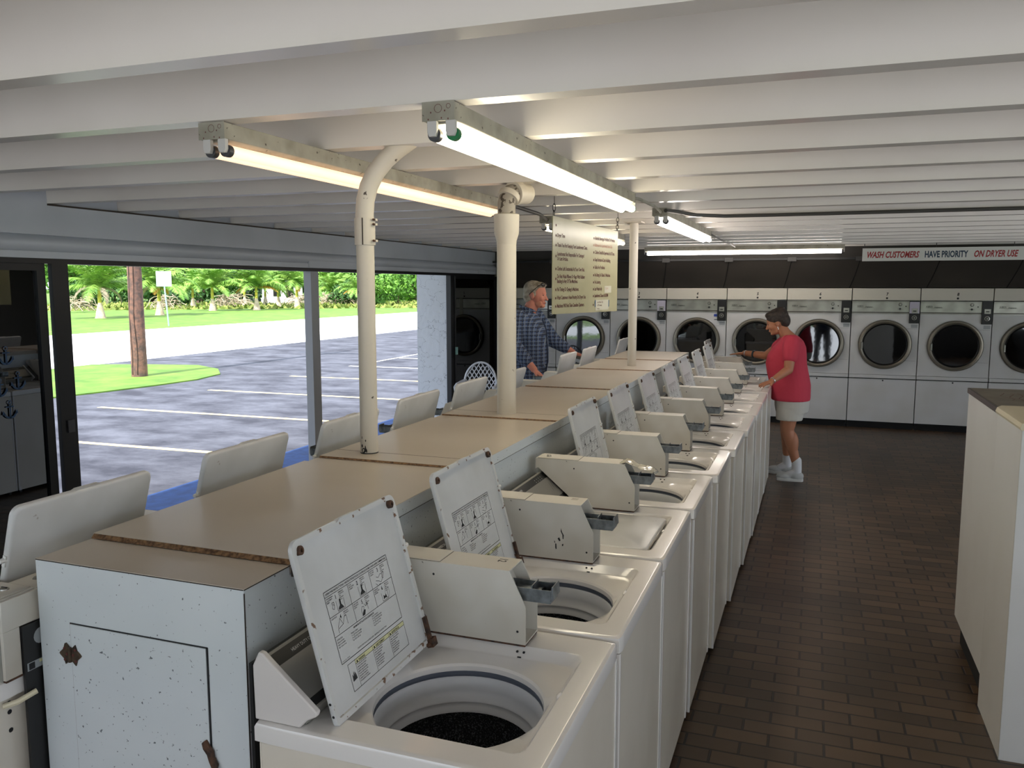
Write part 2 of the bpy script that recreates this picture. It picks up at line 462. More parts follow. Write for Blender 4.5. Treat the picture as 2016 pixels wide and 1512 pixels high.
def thing(name, label, cat, loc=(0,0,0), rz=0, group=None):
    o = bpy.data.objects.new(name, None); COL.objects.link(o)
    o.empty_display_size = 0.1
    o.location = loc; o.rotation_euler = (0, 0, rz)
    o['label'] = label; o['category'] = cat
    if group: o['group'] = group
    return o
def tag(o, label, cat, group=None, kind=None):
    o['label'] = label; o['category'] = cat
    if group: o['group'] = group
    if kind: o['kind'] = kind
    return o
def struct(mb, name, bevel=0, smooth=True):
    o = mb.obj(name, None, bevel, smooth); o['kind'] = 'structure'; return o
KIDS = {}
def kids(o):
    return [c for c in COL.objects if c.parent == o]
def copy_tree(o, parent=None, skip=()):
    c = o.copy(); COL.objects.link(c)
    if parent is not None: c.parent = parent
    for ch in kids(o):
        if ch.name.split('.')[0] in skip: continue
        copy_tree(ch, c, skip)
    return c

# ================================================================== THE SETTING
XW = -4.5          # window wall plane
YB = 12.5          # wall behind the dryers
GZ = -0.15         # ground outside
b = MB(); b.box(-4.62, 4.6, -0.75, YB, -0.2, 0.0, M['floor']); struct(b, 'floor')
# ribbed metal ceiling: one pan with hanging channels across the room
b = MB()
RZ = 2.365
b.box(-6.05, 6.0, -3.1, 12.7, 2.57, 2.63, M['ceiling'])  # pan runs past the unseen front as an added overhang blocking the sun
y = 1.60 - 0.585 * 7
while y < 12.4:
    b.prism([(y-0.052, 2.571), (y-0.038, RZ), (y+0.038, RZ), (y+0.052, 2.571)], XW if y > -0.7 else -5.9, 4.6, M['ceiling'], axis='x')
    y += 0.585
struct(b, 'ceiling', smooth=False)
# window wall header
b = MB()
b.box(XW-0.12, XW, -1.3, YB, 2.03, 2.57, M['wall_white'])
b.box(XW, XW+0.03, 3.9, YB-0.9, 2.172, RZ-0.012, M['wall_white'])
b.box(XW, XW+0.034, -1.2, 3.9, 2.172, 2.56, M['wall_white'])
prof = [(XW, 2.172)] + [(XW + 0.005 + 0.035*math.sin(PI*t/8), 2.168 - 0.095*t/8) for t in range(9)] + [(XW, 2.073)]
b.prism(prof, -1.2, 11.6, M['wall_white'])
b.box(XW, XW+0.02, -1.2, 11.6, 2.03, 2.072, M['wall_white'])
b.box(XW, XW+0.028, 6.72, 7.62, 2.035, 2.105, M['wall_white'])
b.box(XW, XW+0.028, 10.9, 11.15, 2.04, 2.085, M['wall_white'])
# solid lower parts of the wall behind the dark glass
b.box(XW-0.12, XW-0.07, -1.3, 3.87, 0, 2.03, M['wall_in'])
b.box(XW-0.12, XW-0.05, 10.32, YB, 0, 2.03, M['wall_in'])
struct(b, 'wall_left', smooth=True)
b = MB(); b.box(XW+0.001, XW+0.040, 3.9, YB-1.0, RZ-0.012, RZ-0.002, M['seam']); struct(b, 'trim_7')
b = MB(); b.box(-4.62, 4.75, YB, YB+0.1, 0, 2.57, M['wall_in']); struct(b, 'wall_back')
b = MB(); b.box(4.6, 4.75, 4.1, 9.3, 0, 0.08, M['wall_in']); b.box(4.6, 4.75, -0.75, 4.1, 0, 0.85, M['hood']); b.box(4.6, 4.75, -0.75, 9.3, 2.3, 2.57, M['wall_in']); b.box(4.6, 4.75, 9.3, YB, 0, 2.57, M['wall_in'])  # unseen wall; openings added for daylight on washers, low board keeps door reflections dark
for y_ in (-0.7, 1.4, 4.05, 6.7): b.box(4.62, 4.72, y_, y_+0.06, 0.08, 2.3, M['black_frame'])
struct(b, 'wall_right')
# front of the building behind the viewer: header and mullions of an open storefront
b = MB()
b.box(-4.62, 4.75, -0.75, -0.65, 2.42, 2.57, M['wall_in'])
b.box(-4.62, -0.62, -0.75, -0.65, 0, 0.95, M['hood']); b.box(1.02, 4.75, -0.75, -0.65, 0, 0.95, M['hood'])
for x in (-4.58, -2.6, -0.60, 1.00, 2.8, 4.55):
    b.box(x-0.03, x+0.03, -0.75, -0.65, 0, 2.42, M['black_frame'])
struct(b, 'wall_front')
# added dark strip standing in for the shaded gap over the dryers
b = MB(); b.box(XW, 4.6, 11.55, 11.60, 2.20, RZ, M['hood']); struct(b, 'shaded_gap_strip')

# window openings
b = MB()
b.box(XW-0.09, XW+0.004, -1.2, 11.6, 1.998, 2.03, M['black_frame'])
b.box(XW-0.09, XW+0.004, 4.03, 10.0, 0.0, 0.03, M['black_frame'])
struct(b, 'trim_2')
b = MB()
b.box(XW-0.09, XW-0.01, 6.80, 6.93, 0.03, 1.998, M['alu_post']); struct(b, 'trim_3')
def pane(n, y0, y1, x, m, stile=0.06):
    e = bpy.data.objects.new(n, None); COL.objects.link(e); e['kind'] = 'structure'
    e.location = (x, (y0+y1)/2, 0)
    h = (y1-y0)/2
    f = MB()
    f.box(-0.02, 0.02, -h, -h+stile, 0.0, 1.998, M['black_frame']); f.box(-0.02, 0.02, h-stile, h, 0.0, 1.998, M['black_frame'])
    f.box(-0.02, 0.02, -h+stile, h-stile, 0.0, 0.07, M['black_frame']); f.box(-0.02, 0.02, -h+stile, h-stile, 1.955, 1.998, M['black_frame'])
    f.obj('window_frame', e)
    g = MB(); g.box(-0.003, 0.003, -h+stile, h-stile, 0.07, 1.955, m); g.obj('window_glass', e)
    return e
pane('window_1', 1.30, 3.905, XW-0.045, M['wall_glass'])
pane('window_2', -1.2, 1.30, XW-0.045, M['wall_glass'])
pane('window_3', 10.10, 11.72, XW-0.02, M['wall_glass_dark'], 0.07)
b = MB()
b.box(XW-0.03, XW+0.004, 3.93, 4.05, 0.0, 1.998, M['black_frame'])
b.box(XW-0.05, XW-0.03, 3.95, 4.01, 0.0, 1.998, M['black_frame'])
b.box(XW+0.004, XW+0.016, 3.97, 4.02, 0.92, 1.0, M['cap_dark'])
struct(b, 'trim_4')
b = MB()
b.box(XW-0.06, XW+0.004, 10.0, 10.10, 0.0, 1.998, M['black_frame'])
b.box(XW+0.004, XW+0.02, 10.11, 10.13, 0.0, 1.99, M['cap_dark'])
b.box(XW+0.018, XW+0.04, 10.10, 10.14, 0.95, 1.05, M['galv'])
struct(b, 'trim_5')
b = MB(); b.box(-5.0, XW-0.07, 10.02, 10.7, GZ, 2.57, M['stucco']); struct(b, 'trim_6')

# anchors on the dark glass
def anchor(y, z, s, label):
    m = MB(); F = frame((XW-0.034, y, z), (0,1,0), (0,0,1))
    def arc(cx, cy, r, a0, a1, w, n=14):
        for i in range(n):
            t0 = R(a0+(a1-a0)*i/n); t1 = R(a0+(a1-a0)*(i+1)/n)
            vs = [(cx+(r-w/2)*math.cos(t0), cy+(r-w/2)*math.sin(t0), 0), (cx+(r+w/2)*math.cos(t0), cy+(r+w/2)*math.sin(t0), 0),
                  (cx+(r+w/2)*math.cos(t1), cy+(r+w/2)*math.sin(t1), 0), (cx+(r-w/2)*math.cos(t1), cy+(r-w/2)*math.sin(t1), 0)]
            m.add([(v[0]*s, v[1]*s, 0) for v in vs], [(0,1,2,3)], M['anchor'], F)
    arc(0, 0.85, 0.10, 0, 360, 0.05, 16)
    for (a, c, w) in [((0,-0.05),(0,0.76),0.10), ((-0.24,0.60),(0.24,0.60),0.07)]:
        m.line((a[0]*s,a[1]*s), (c[0]*s,c[1]*s), w*s, M['anchor'], F)
    arc(0, 0.36, 0.40, 200, 340, 0.11, 16)
    for sg in (-1, 1):
        p = [(sg*0.50, 0.16), (sg*0.30, 0.20), (sg*0.44, 0.42)]
        m.add([(q[0]*s, q[1]*s, 0) for q in p], [(0,1,2)], M['anchor'], F)
    m.add([(-0.07*s, 0, 0), (0.07*s, 0, 0), (0, -0.12*s, 0)], [(0,1,2)], M['anchor'], F)
    o = m.obj('anchor_sticker'); return tag(o, label, 'sticker', 'anchor stickers on the dark sliding glass')

# ================================================================== WASHERS
MW = 0.670; MD = 0.65
def rr_ray(cx, cy, x0, x1, y0, y1, r, ang):
    """distance from (cx,cy) to a rounded rectangle along ang"""
    dx, dy = math.cos(ang), math.sin(ang); lo, hi = 0.0, 2.0
    mx, my, hx, hy = (x0+x1)/2, (y0+y1)/2, (x1-x0)/2 - r, (y1-y0)/2 - r
    for _ in range(30):
        t = (lo+hi)/2; px, py = abs(cx+dx*t-mx)-hx, abs(cy+dy*t-my)-hy
        d = math.hypot(max(px,0), max(py,0)) + min(max(px,py),0) - r
        if d < 0: lo = t
        else: hi = t
    return lo
TCX, TCY, TR = -0.290, 0.286, 0.197
def deck_mesh(closed):
    b = MB(); N = 120
    angs = [2*PI*k/N for k in range(N)]
    for cx in (0.0, -MD):
        for cy in (0.0, MW):
            a = math.atan2(cy-TCY, cx-TCX) % (2*PI)
            k = min(range(N), key=lambda i: abs(angs[i]-a)); angs[k] = a
    def rl(x0, x1, y0, y1, r, z):
        out = []
        for a in angs:
            t = rr_ray(TCX, TCY, x0, x1, y0, y1, r, a)
            out.append((TCX+t*math.cos(a), TCY+t*math.sin(a), z))
        return out
    def cl(r, z): return [(TCX+r*math.cos(a), TCY+r*math.sin(a), z) for a in angs]
    e = 0.0015
    loops = [rl(-MD, 0, e, MW-e, 0.012, 0.888), rl(-MD, 0, e, MW-e, 0.012, 0.920), rl(-MD+0.003, -0.003, e+0.003, MW-e-0.003, 0.012, 0.927),
             rl(-MD+0.010, -0.010, e+0.010, MW-e-0.010, 0.012, 0.930),
             rl(-MD+0.014, -0.014, e+0.014, MW-e-0.014, 0.012, 0.930), rl(-0.504, -0.056, 0.076, 0.564, 0.034, 0.930),
             rl(-0.500, -0.060, 0.080, 0.560, 0.03, 0.930), rl(-0.497, -0.064, 0.084, 0.556, 0.03, 0.927), rl(-0.492, -0.074, 0.094, 0.536, 0.03, 0.910), rl(-0.490, -0.080, 0.098, 0.530, 0.03, 0.907), rl(-0.4895, -0.083, 0.101, 0.527, 0.03, 0.9068)]
    if closed:
        b.loft(loops + [rl(-0.30, -0.25, 0.27, 0.31, 0.01, 0.906)], M['enamel'], None, False, True)
    else:
        loops += [rl(-0.489, -0.0845, 0.0985, 0.5265, 0.10, 0.9065), cl(TR+0.0060, 0.8985), cl(TR+0.001, 0.893), cl(TR, 0.881)]
        b.loft(loops, M['enamel'], None, False, False)
    # screw holes and a slot on the far slope, a soft latch dimple at the front
    Sl = Matrix.Translation((0, 0.544, 0.9196)) @ Matrix.Rotation(R(40), 4, 'X')
    for x in (-0.238, -0.220): b.lathe([(0.0036, 0), (0.0, 0.0)], M['ink'], (x, 0, 0), 10, Sl)
    b.box(-0.234, -0.224, -0.016, -0.013, -0.001, 0.0006, M['ink'], Sl)
    b.ell((-0.064, 0.345, 0.926), (0.007, 0.016, 0.006), M['enamel'], 8)
    return b
def tub_mesh():
    b = MB()
    c = (TCX, TCY, 0)
    b.lathe([(TR, 0.881), (TR+0.006, 0.878)], M['tub_white'], c, 56)
    b.lathe([(TR+0.006, 0.878), (TR+0.006, 0.868), (TR+0.001, 0.866)], M['tub_grey'], c, 56)
    b.lathe([(TR+0.001, 0.866), (0.1945, 0.863), (0.193, 0.832), (0.190, 0.816), (0.182, 0.811), (0.180, 0.806), (0.183, 0.801), (0.181, 0.794), (0.175, 0.787), (0.174, 0.781)], M['tub_white'], c, 56)
    return b
def basket_mesh():
    b = MB(); c = (TCX, TCY, 0)
    b.lathe([(0.1745, 0.781), (0.205, 0.770), (0.215, 0.74), (0.215, 0.56), (0.19, 0.53), (0.07, 0.545), (0.05, 0.56), (0.045, 0.58), (0.0, 0.585)], M['basket'], c, 40)
    rnd = random.Random(3)
    for ring in range(7):
        for k in range(26):
            a = 2*PI*(k + 0.5*(ring % 2))/26; z = 0.575 + 0.022*ring
            r = 0.2146; t = Vector((-math.sin(a), math.cos(a), 0))
            p = Vector((c[0]+r*math.cos(a), c[1]+r*math.sin(a), z))
            b.add([p - t*0.0028 + Vector((0,0,-0.0028)), p + t*0.0028 + Vector((0,0,-0.0028)), p + t*0.0028 + Vector((0,0,0.0028)), p - t*0.0028 + Vector((0,0,0.0028))], [(0,1,2,3)], M['void'])
    for ring in range(3):
        for k in range(16 + 4*ring):
            a = 2*PI*k/(16+4*ring); r = 0.09 + 0.035*ring
            zz = 0.545 - 0.015*(r-0.07)/0.12 + 0.0012
            p = Vector((c[0]+r*math.cos(a), c[1]+r*math.sin(a), zz))
            b.add([p+Vector((-0.003,-0.003,0)), p+Vector((0.003,-0.003,0)), p+Vector((0.003,0.003,0)), p+Vector((-0.003,0.003,0))], [(0,1,2,3)], M['void'])
    return b

LW, LL = 0.455, 0.405
# lid frame: x = up the lid from the hinge, y = along the row, z = outer side
def lid_mesh():
    b = MB()
    def rl(x0, x1, y0, y1, r, z, n=6):
        out = []
        for (cx, cy, a0) in ((x1-r, y1-r, 0), (x0+0.006, y1-0.006, 90), (x0+0.006, y0+0.006, 180), (x1-r, y0+r, 270)):
            rr = r if a0 in (0, 270) else 0.006
            for k in range(n+1):
                a = R(a0 + 90*k/n); out.append((cx+rr*math.cos(a), cy+rr*math.sin(a), z))
        return out
    r = 0.024
    b.loft([rl(0.008, LL-0.012, 0.010, LW-0.010, r, 0.000), rl(0.0, LL, 0, LW, r, 0.000), rl(0, LL, 0, LW, r, 0.010), rl(0.003, LL-0.003, 0.003, LW-0.003, r, 0.014), rl(0.008, LL-0.008, 0.008, LW-0.008, r, 0.0155)], M['lid'], None, False, True)
    b.loft([rl(0.0, LL, 0, LW, r, -0.0002), rl(0.012, LL-0.012, 0.012, LW-0.012, r, -0.0002)], M['lid_rim'], None, False, False)
    b.loft([rl(0.012, LL-0.012, 0.012, LW-0.012, r, -0.0002), rl(0.013, LL-0.013, 0.013, LW-0.013, r, 0.0055)], M['lid_rim'], None, False, False)
    b.loft([rl(0.013, LL-0.013, 0.013, LW-0.013, r, 0.0055)], M['lid'], None, False, True)
    # finger grip at the tip
    b.prism([(LW*0.5-0.050, 0), (LW*0.5-0.036, 0.006), (LW*0.5+0.036, 0.006), (LW*0.5+0.050, 0)], -0.004, 0.010, M['lid'], Matrix(((0,1,0,LL-0.004),(1,0,0,0),(0,0,1,0),(0,0,0,1))) , axis='z')
    return b
def bumper_mesh(y):
    b = MB(); F = Matrix.Translation((LL-0.024, y, 0.0))
    b.lathe([(0.0105, 0.006), (0.0105, -0.004), (0.008, -0.006), (0.0045, -0.006), (0.004, 0.0)], M['rust'], (0,0,0), 14, F)
    b.lathe([(0.004, -0.001), (0.0, -0.001)], M['ink'], (0,0,0), 10, F)
    return b
def hinge_mesh():
    b = MB()
    b.box(0.006, 0.070, LW-0.016, LW-0.004, -0.008, 0.001, M['rust'])
    b.box(-0.010, 0.012, LW-0.020, LW+0.006, -0.014, 0.004, M['rust'])
    b.tube([(0.000, LW+0.008, -0.004), (0.000, LW-0.03, -0.004)], 0.005, M['rust'], 8)
    return b
def peg_mesh():
    b = MB()
    b.tube([(0.262, LW-0.004, 0.006), (0.262, LW+0.014, 0.006)], [0.008, 0.006], M['shelf_white'], 8)
    b.box(0.245, 0.275, LW-0.006, LW+0.003, 0.002, 0.012, M['shelf_white'])
    return b
def holes_mesh():
    b = MB()
    for x in (0.022, 0.050):
        b.lathe([(0.0032, 0), (0, 0)], M['ink'], (x, -0.0006, 0.006), 10, None, 'y')
    return b
def decal_mesh():
    """operating instructions and warning label; plane x = along the row, y = up the lid, facing the inner side"""
    b = MB(); F = Matrix(((0,1,0,0),(1,0,0,0),(0,0,-1,0.0050),(0,0,0,1)))
    K = M['ink']
    x0, x1, y0, y1 = 0.16*LW, 0.78*LW, 0.262*LL, 0.665*LL
    w = 0.0012
    def T(s, x, y, h, al='LEFT', sx=0.9, m=K, bold=0.0): b.text(s, h, F @ Matrix.Translation((x, y, 0.0002)), m, al, sx, 0, bold)
    def box(a0, b0, a1, b1, wd=w):
        b.line((a0,b0),(a1,b0),wd,K,F); b.line((a1,b0),(a1,b1),wd,K,F); b.line((a1,b1),(a0,b1),wd,K,F); b.line((a0,b1),(a0,b0),wd,K,F)
    box(x0, y0, x1, y1, 0.0016)
    T('OPERATING INSTRUCTIONS \u2022 INSTRUCTIONS POUR COUVERCLE DE MACHINE LAVER COMMERCIALE', x0+0.004, y1-0.0085, 0.0066, sx=0.90, bold=0.01)
    yr = y1-0.012; ym = yr-0.046; yb = ym-0.044
    for yy in (yr, ym, yb): b.line((x0,yy),(x1,yy),w,K,F)
    c1 = x0+(x1-x0)*0.33; c2 = x0+(x1-x0)*0.67
    for cc in (c1, c2): b.line((cc, yr), (cc, yb), w, K, F)
    cells = [(x0, yr, '1', ['POUR DETERGENT', 'IN BOTTOM OF', 'BASKET']), (c1, yr, '2', ['PUT LID', 'AND CLOTHES', 'IN BASKET']), (c2, yr, '3', ['SELECT WASH', 'CYCLE THEN', 'CLOSE LID']),
             (x0, ym, '4', ['CLOSE THE LID']), (c1, ym, '5', ['INSERT COINS', 'PUSH SLIDE IN', 'SLOWLY']), (c2, ym, '6', ['WHEN LIGHT', 'GOES OUT ADD', 'SOFTENER'])]
    for (cx, cy, n, ls) in cells:
        T(n, cx+0.036, cy-0.0145, 0.0135, bold=0.015)
        for i, l in enumerate(ls): T(l, cx+0.003, cy-0.006-0.0045*i, 0.0038, sx=0.85, bold=0.02)
        for i, l in enumerate(['VERSER SAVON', 'AU FOND DE LA', 'CUVE', 'JABON EN EL', 'FONDO'][: 3 + (len(ls) > 1)*2]): T(l, cx+0.052, cy-0.006-0.0042*i, 0.0036, sx=0.8, bold=0.02)
    def poly(ps, ox, oy, wd=0.0010):
        for i in range(len(ps)-1): b.line((ox+ps[i][0], oy+ps[i][1]), (ox+ps[i+1][0], oy+ps[i+1][1]), wd, K, F, 0.0001)
    def blob(ox, oy, pts): b.add([(ox+p[0], oy+p[1], 0.0001) for p in pts], [tuple(range(len(pts)))], K, F)
    for (ox, oy) in ((x0+0.036, ym+0.003), (c1+0.038, ym+0.003)):     # agitator in a tub
        poly([(0,0.024),(0.001,0),(0.030,0),(0.031,0.022)], ox, oy)
        blob(ox+0.014, oy+0.002, [(-0.010,0),(0.012,0),(0.008,0.005),(0.004,0.010),(0.004,0.022),(-0.001,0.022),(-0.002,0.009),(-0.008,0.005)])
    poly([(0,0),(0.005,0.008),(0.010,0.004),(0.006,-0.004),(0,0)], x0+0.018, ym+0.016); poly([(0.004,0.009),(0.004,0.014),(0.012,0.014),(0.012,0.006)], x0+0.016, ym+0.014)
    poly([(0,0),(0.012,-0.004),(0.022,-0.010),(0.030,-0.004),(0.034,0.006),(0.024,0.010),(0.014,0.004),(0.004,0.008)], c2+0.022, ym+0.014)  # hand
    poly([(0.030,0.000),(0.038,0.012),(0.042,0.008),(0.034,-0.004),(0.030,0.000)], c2+0.022, ym+0.014)
    poly([(-0.004,-0.006),(0.006,-0.014),(0.018,-0.012)], c2+0.022, ym+0.014)
    poly([(0,-0.010),(0,0),(0.022,0.004),(0.014,0.020),(0.000,0.002)], x0+0.020, yb+0.012); poly([(0.022,0.004),(0.032,0.018),(0.040,0.018),(0.040,-0.002)], x0+0.020, yb+0.012)
    poly([(0,0),(0.006,0.008),(0.014,0.006),(0.010,-0.006),(0.002,-0.010),(0,0)], c1+0.028, yb+0.016); poly([(0.016,0.012),(0.022,0.004),(0.030,0.010),(0.030,-0.006)], c1+0.028, yb+0.016)
    blob(c1+0.028, yb+0.003, [(0,0),(0.012,0.0),(0.018,0.010),(0.012,0.012),(0.004,0.006)])
    poly([(0,0.020),(0.001,0),(0.028,0),(0.029,0.018)], c2+0.030, yb+0.003); blob(c2+0.036, yb+0.006, [(0,0),(0.008,0.002),(0.016,0),(0.014,0.010),(0.008,0.006),(0.002,0.010)])
    poly([(0.005*math.cos(a*0.6)*2, 0.014*math.sin(a*0.6)) for a in range(12)], c2+0.058, yb+0.018, 0.0006)
    T('MINIMUM INSTALLATION CLEARANCES', x0+0.075, yb-0.008, 0.0058, sx=0.9, bold=0.015)
    for i, l in enumerate(['Washer or dryer:', '1 in. (2.5 cm) on the right', '1 in. (2.5 cm) on the left', 'Top 16.5 in. (42 cm)']): T(l, x0+0.060, yb-0.016-0.0055*i, 0.0052, sx=0.8, bold=0.01)
    for i, l in enumerate(['Closet with door:', '2 in. (5 cm) behind washer', '1 in. (2.5 cm) on the sides', '3 in. (7.6 cm) in front', 'Top 24 in. (61 cm)']): T(l, x0+0.155, yb-0.013-0.0055*i, 0.0052, sx=0.8, bold=0.01)
    for i, l in enumerate(['ATTENTION:', 'Replace lid when', 'label is unreadable', 'after 5 years of use']): T(l, x0+0.004, yb-0.010-0.0055*i, 0.0050, sx=0.8, bold=0.01)
    T('CONSTRUCTION OR ALCOVE AND CLOSET - SEE INSTALLATION INSTRUCTIONS', x0+0.070, y0+0.006, 0.0046, sx=0.8, bold=0.01)
    T('Impreso No. 3351431', x0+0.004, y0+0.003, 0.0044, sx=0.8)
    # warning label
    a0, a1, b0, b1 = 0.20*LW, 0.78*LW, 0.087*LL, 0.238*LL
    box(a0, b0, a1, b1, 0.0012)
    ww = (a1-a0); g0 = a0+0.030
    F2 = F @ Matrix.Translation((0,0,-0.00015))
    b.rect(g0, b1-0.010, a1, b1, M['yellow_label'], F2); b.line((g0, b1-0.010), (a1, b1-0.010), w*0.8, K, F); b.line((g0, b0), (g0, b1), w*0.8, K, F)
    gs = [g0 + (a1-g0)*k/3 for k in range(4)]
    for g in gs[1:3]: b.line((g, b0), (g, b1), w*0.8, K, F)
    for k, s in enumerate(['WARNING', 'AVERTISSEMENT', 'ADVERTENCIA']):
        xx = gs[k] + 0.004
        b.add([(xx, b1-0.0085, 0.0002), (xx+0.0075, b1-0.0085, 0.0002), (xx+0.00375, b1-0.002, 0.0002)], [(0,1,2)], K, F)
        T(s, xx+0.010, b1-0.0082, 0.0072, sx=0.82, bold=0.02)
        rows = [['To reduce the risk of fire,', 'electric shock or injury', 'read the instructions', 'before using this washer.', 'Do not wash items that', 'have been cleaned in,', 'soaked in, or spotted', 'with gasoline or solvents.'],
                ['Pour reduire les risques', 'de feu, choc electrique', 'lire les instructions', 'avant utilisation.', 'Ne pas laver des articles', 'qui ont ete nettoyes', 'avec de l\'essence ou', 'autres substances.'],
                ['Para reducir el riesgo de', 'fuego o choque electrico', 'lea las instrucciones', 'antes de usar.', 'No lave articulos que', 'hayan sido limpiados', 'con gasolina o con', 'otras sustancias.']][k]
        for i, l in enumerate(rows): T(l, gs[k]+0.003, b1-0.0150-0.0053*i, 0.0050, sx=0.82, bold=0.012)
    blob(a0+0.006, b0+0.020, [(0,0),(0.018,0.002),(0.016,0.012),(0.012,0.020),(0.011,0.010),(0.008,0.022),(0.006,0.010),(0.002,0.016)])
    return b

CX = dict(bb=(-0.650, 0.931), bt=(-0.648, 1.056), tt=(-0.634, 1.080), fl=(-0.500, 0.966), fb=(-0.532, 0.931))
def console_mesh():
    b = MB()
    prof = [CX['bb'], CX['bt'], (-0.630, 1.072), (-0.508, 0.970), (-0.520, 0.955), CX['fb']]
    b.prism(prof, 0.030, MW-0.02, M['console_grey'])
    return b
def endcap_mesh():
    b = MB()
    b.prism([CX['bb'], (-0.652, 1.052), (-0.636, 1.084), (-0.626, 1.082), (-0.494, 0.972), (-0.497, 0.962), (-0.520, 0.950), (-0.538, 0.931)], 0.014, 0.030, M['console_cap'])
    return b
def facepanel_mesh():
    b = MB()
    p0 = Vector((-0.508, 0.030, 0.970)); p1 = Vector((-0.630, 0.030, 1.072))
    up = (p1-p0); L = up.length; F = frame(p0 + Vector((0.0015, 0, 0.0018)), (0,1,0), up)
    wd = MW-0.05
    b.rect(0, 0.006, wd, L*0.16, M['black_strip'], F); b.rect(0, L*0.16, wd, L*0.76, M['console_face'], F); b.rect(0, L*0.76, wd, L*0.95, M['black_strip'], F)
    Z = Matrix.Translation((0,0,0.0006))
    b.text('HEAVY DUTY COMMERCIAL WASHER', 0.0115, F @ Z @ Matrix.Translation((0.065, L*0.82, 0)), M['ink_white'], 'LEFT', 0.88)
    b.text('Whirlpool', 0.021, F @ Z @ Matrix.Translation((0.118, L*0.46, 0)), M['ink'], 'LEFT', 0.9, 0.1, 0.02)
    n = 26
    for i in range(n):
        a0 = 2*PI*i/n; a1 = 2*PI*(i+1)/n
        if 3 < i < 6: continue
        q = lambda a: (0.176 + 0.010*math.cos(a) + 0.010*math.sin(a), L*0.52 + 0.024*math.sin(a))
        b.line(q(a0), q(a1), 0.0010, M['ink'], F @ Z)
    b.line((0.112, L*0.62), (0.150, L*0.66), 0.002, M['ink'], F @ Z)
    b.text('WORLD LEADER IN COMMERCIAL APPLIANCES', 0.0085, F @ Z @ Matrix.Translation((0.118, L*0.26, 0)), M['ink'], 'LEFT', 0.88, 0, 0.01)
    for k in range(8):
        b.lathe([(0.0022, 0), (0.0, 0)], M['ink_white'], (0.40+0.024*(k//2), L*(0.80 if k % 2 else 0.87), 0), 8, F @ Z)
    for k in range(3): b.line((0.47+0.02*k, L*0.36), (0.49+0.02*k, L*0.60), 0.0012, M['ink'], F @ Z)
    return b

BV0, BV1 = 0.551, 0.650
def meter_profile():
    return [(-0.218, 0.936), (-0.218, 1.038), (-0.263, 1.130), (-0.648, 1.130), (-0.648, 1.084), (-0.636, 1.090), (-0.500, 0.976), (-0.500, 0.936)]
def meter_mesh():
    b = MB(); p = meter_profile(); t = 0.003
    for (y0, y1) in ((BV0, BV0+t), (BV1-t, BV1)): b.prism(p, y0, y1, M['meter'])
    # top, back, bottom and slanted skins
    b.box(-0.648, -0.263, BV0+t, BV1-t, 1.127, 1.130, M['meter'])
    b.box(-0.648, -0.645, BV0+t, BV1-t, 1.084, 1.127, M['meter'])
    b.box(-0.500, -0.218, BV0+t, BV1-t, 0.936, 0.940, M['meter'])
    b.prism([(-0.636, 1.090), (-0.500, 0.976), (-0.500, 0.981), (-0.632, 1.092)], BV0+t, BV1-t, M['meter'])
    # recessed front plates
    b.prism([(-0.306, 1.127), (-0.302, 1.127), (-0.258, 1.040), (-0.258, 0.940), (-0.262, 0.940), (-0.262, 1.040)], BV0+t, BV1-t, M['meter'])
    b.box(-0.2578, -0.2574, BV0+t, BV1-t, 1.000, 1.002, M['seam'])
    for z in (1.02, 0.985, 0.970, 0.955): b.lathe([(0.0016, 0), (0, 0)], M['ink'], (-0.2572, BV1-0.010, z), 8, None, 'x')
    for (x, z) in ((-0.478, 1.096), (-0.240, 0.970)):
        b.lathe([(0.0034, 0), (0, 0)], M['ink'], (x, BV0-0.0004, z), 10, None, 'y'); b.lathe([(0.0034, 0), (0, 0)], M['ink'], (x, BV1+0.0004, z), 10, None, 'y')
    b.box(-0.50, -0.2195, BV0+0.001, BV1-0.001, 0.9305, 0.936, M['rust'])
    return b
def meter_lid_mesh():
    b = MB()
    b.box(-0.640, -0.462, BV0+0.004, BV1-0.002, 1.1305, 1.1325, M['meter'])
    b.box(-0.462, -0.4605, BV0+0.003, BV1-0.003, 1.1302, 1.1308, M['seam'])
    b.box(-0.640, -0.462, BV0+0.0025, BV0+0.004, 1.1302, 1.1308, M['seam'])
    b.lathe([(0.0, 0.006), (0.006, 0.0055), (0.010, 0.003), (0.011, 0.0)], M['steel'], (-0.600, BV0+0.040, 1.1325), 14)
    b.box(-0.609, -0.591, BV0+0.0385, BV0+0.0415, 1.1372, 1.1388, M['ink'])
    return b
def slide_mesh():
    b = MB(); y0, y1 = BV0+0.018, BV1-0.018; k = M['slide']; e = -0.156
    b.box(-0.286, e, y0, y1, 1.048, 1.052, k)
    b.box(-0.286, e, y0, y0+0.003, 1.052, 1.083, k)
    b.box(-0.286, e, y1-0.003, y1, 1.052, 1.083, k)
    b.box(-0.275, e-0.036, y0+0.003, y1-0.003, 1.054, 1.070, k)
    b.prism([(e-0.003, 1.052), (e+0.001, 1.052), (e+0.007, 1.062), (e+0.004, 1.092), (e+0.001, 1.092)], y0+0.003, y1-0.003, k)
    for i in range(4): b.box(e-0.030+0.007*i, e-0.028+0.007*i, y0+0.003, y1-0.003, 1.052, 1.064, k)
    b.box(e-0.054, e-0.051, y0+0.004, y1-0.004, 1.052, 1.090, k)
    return b
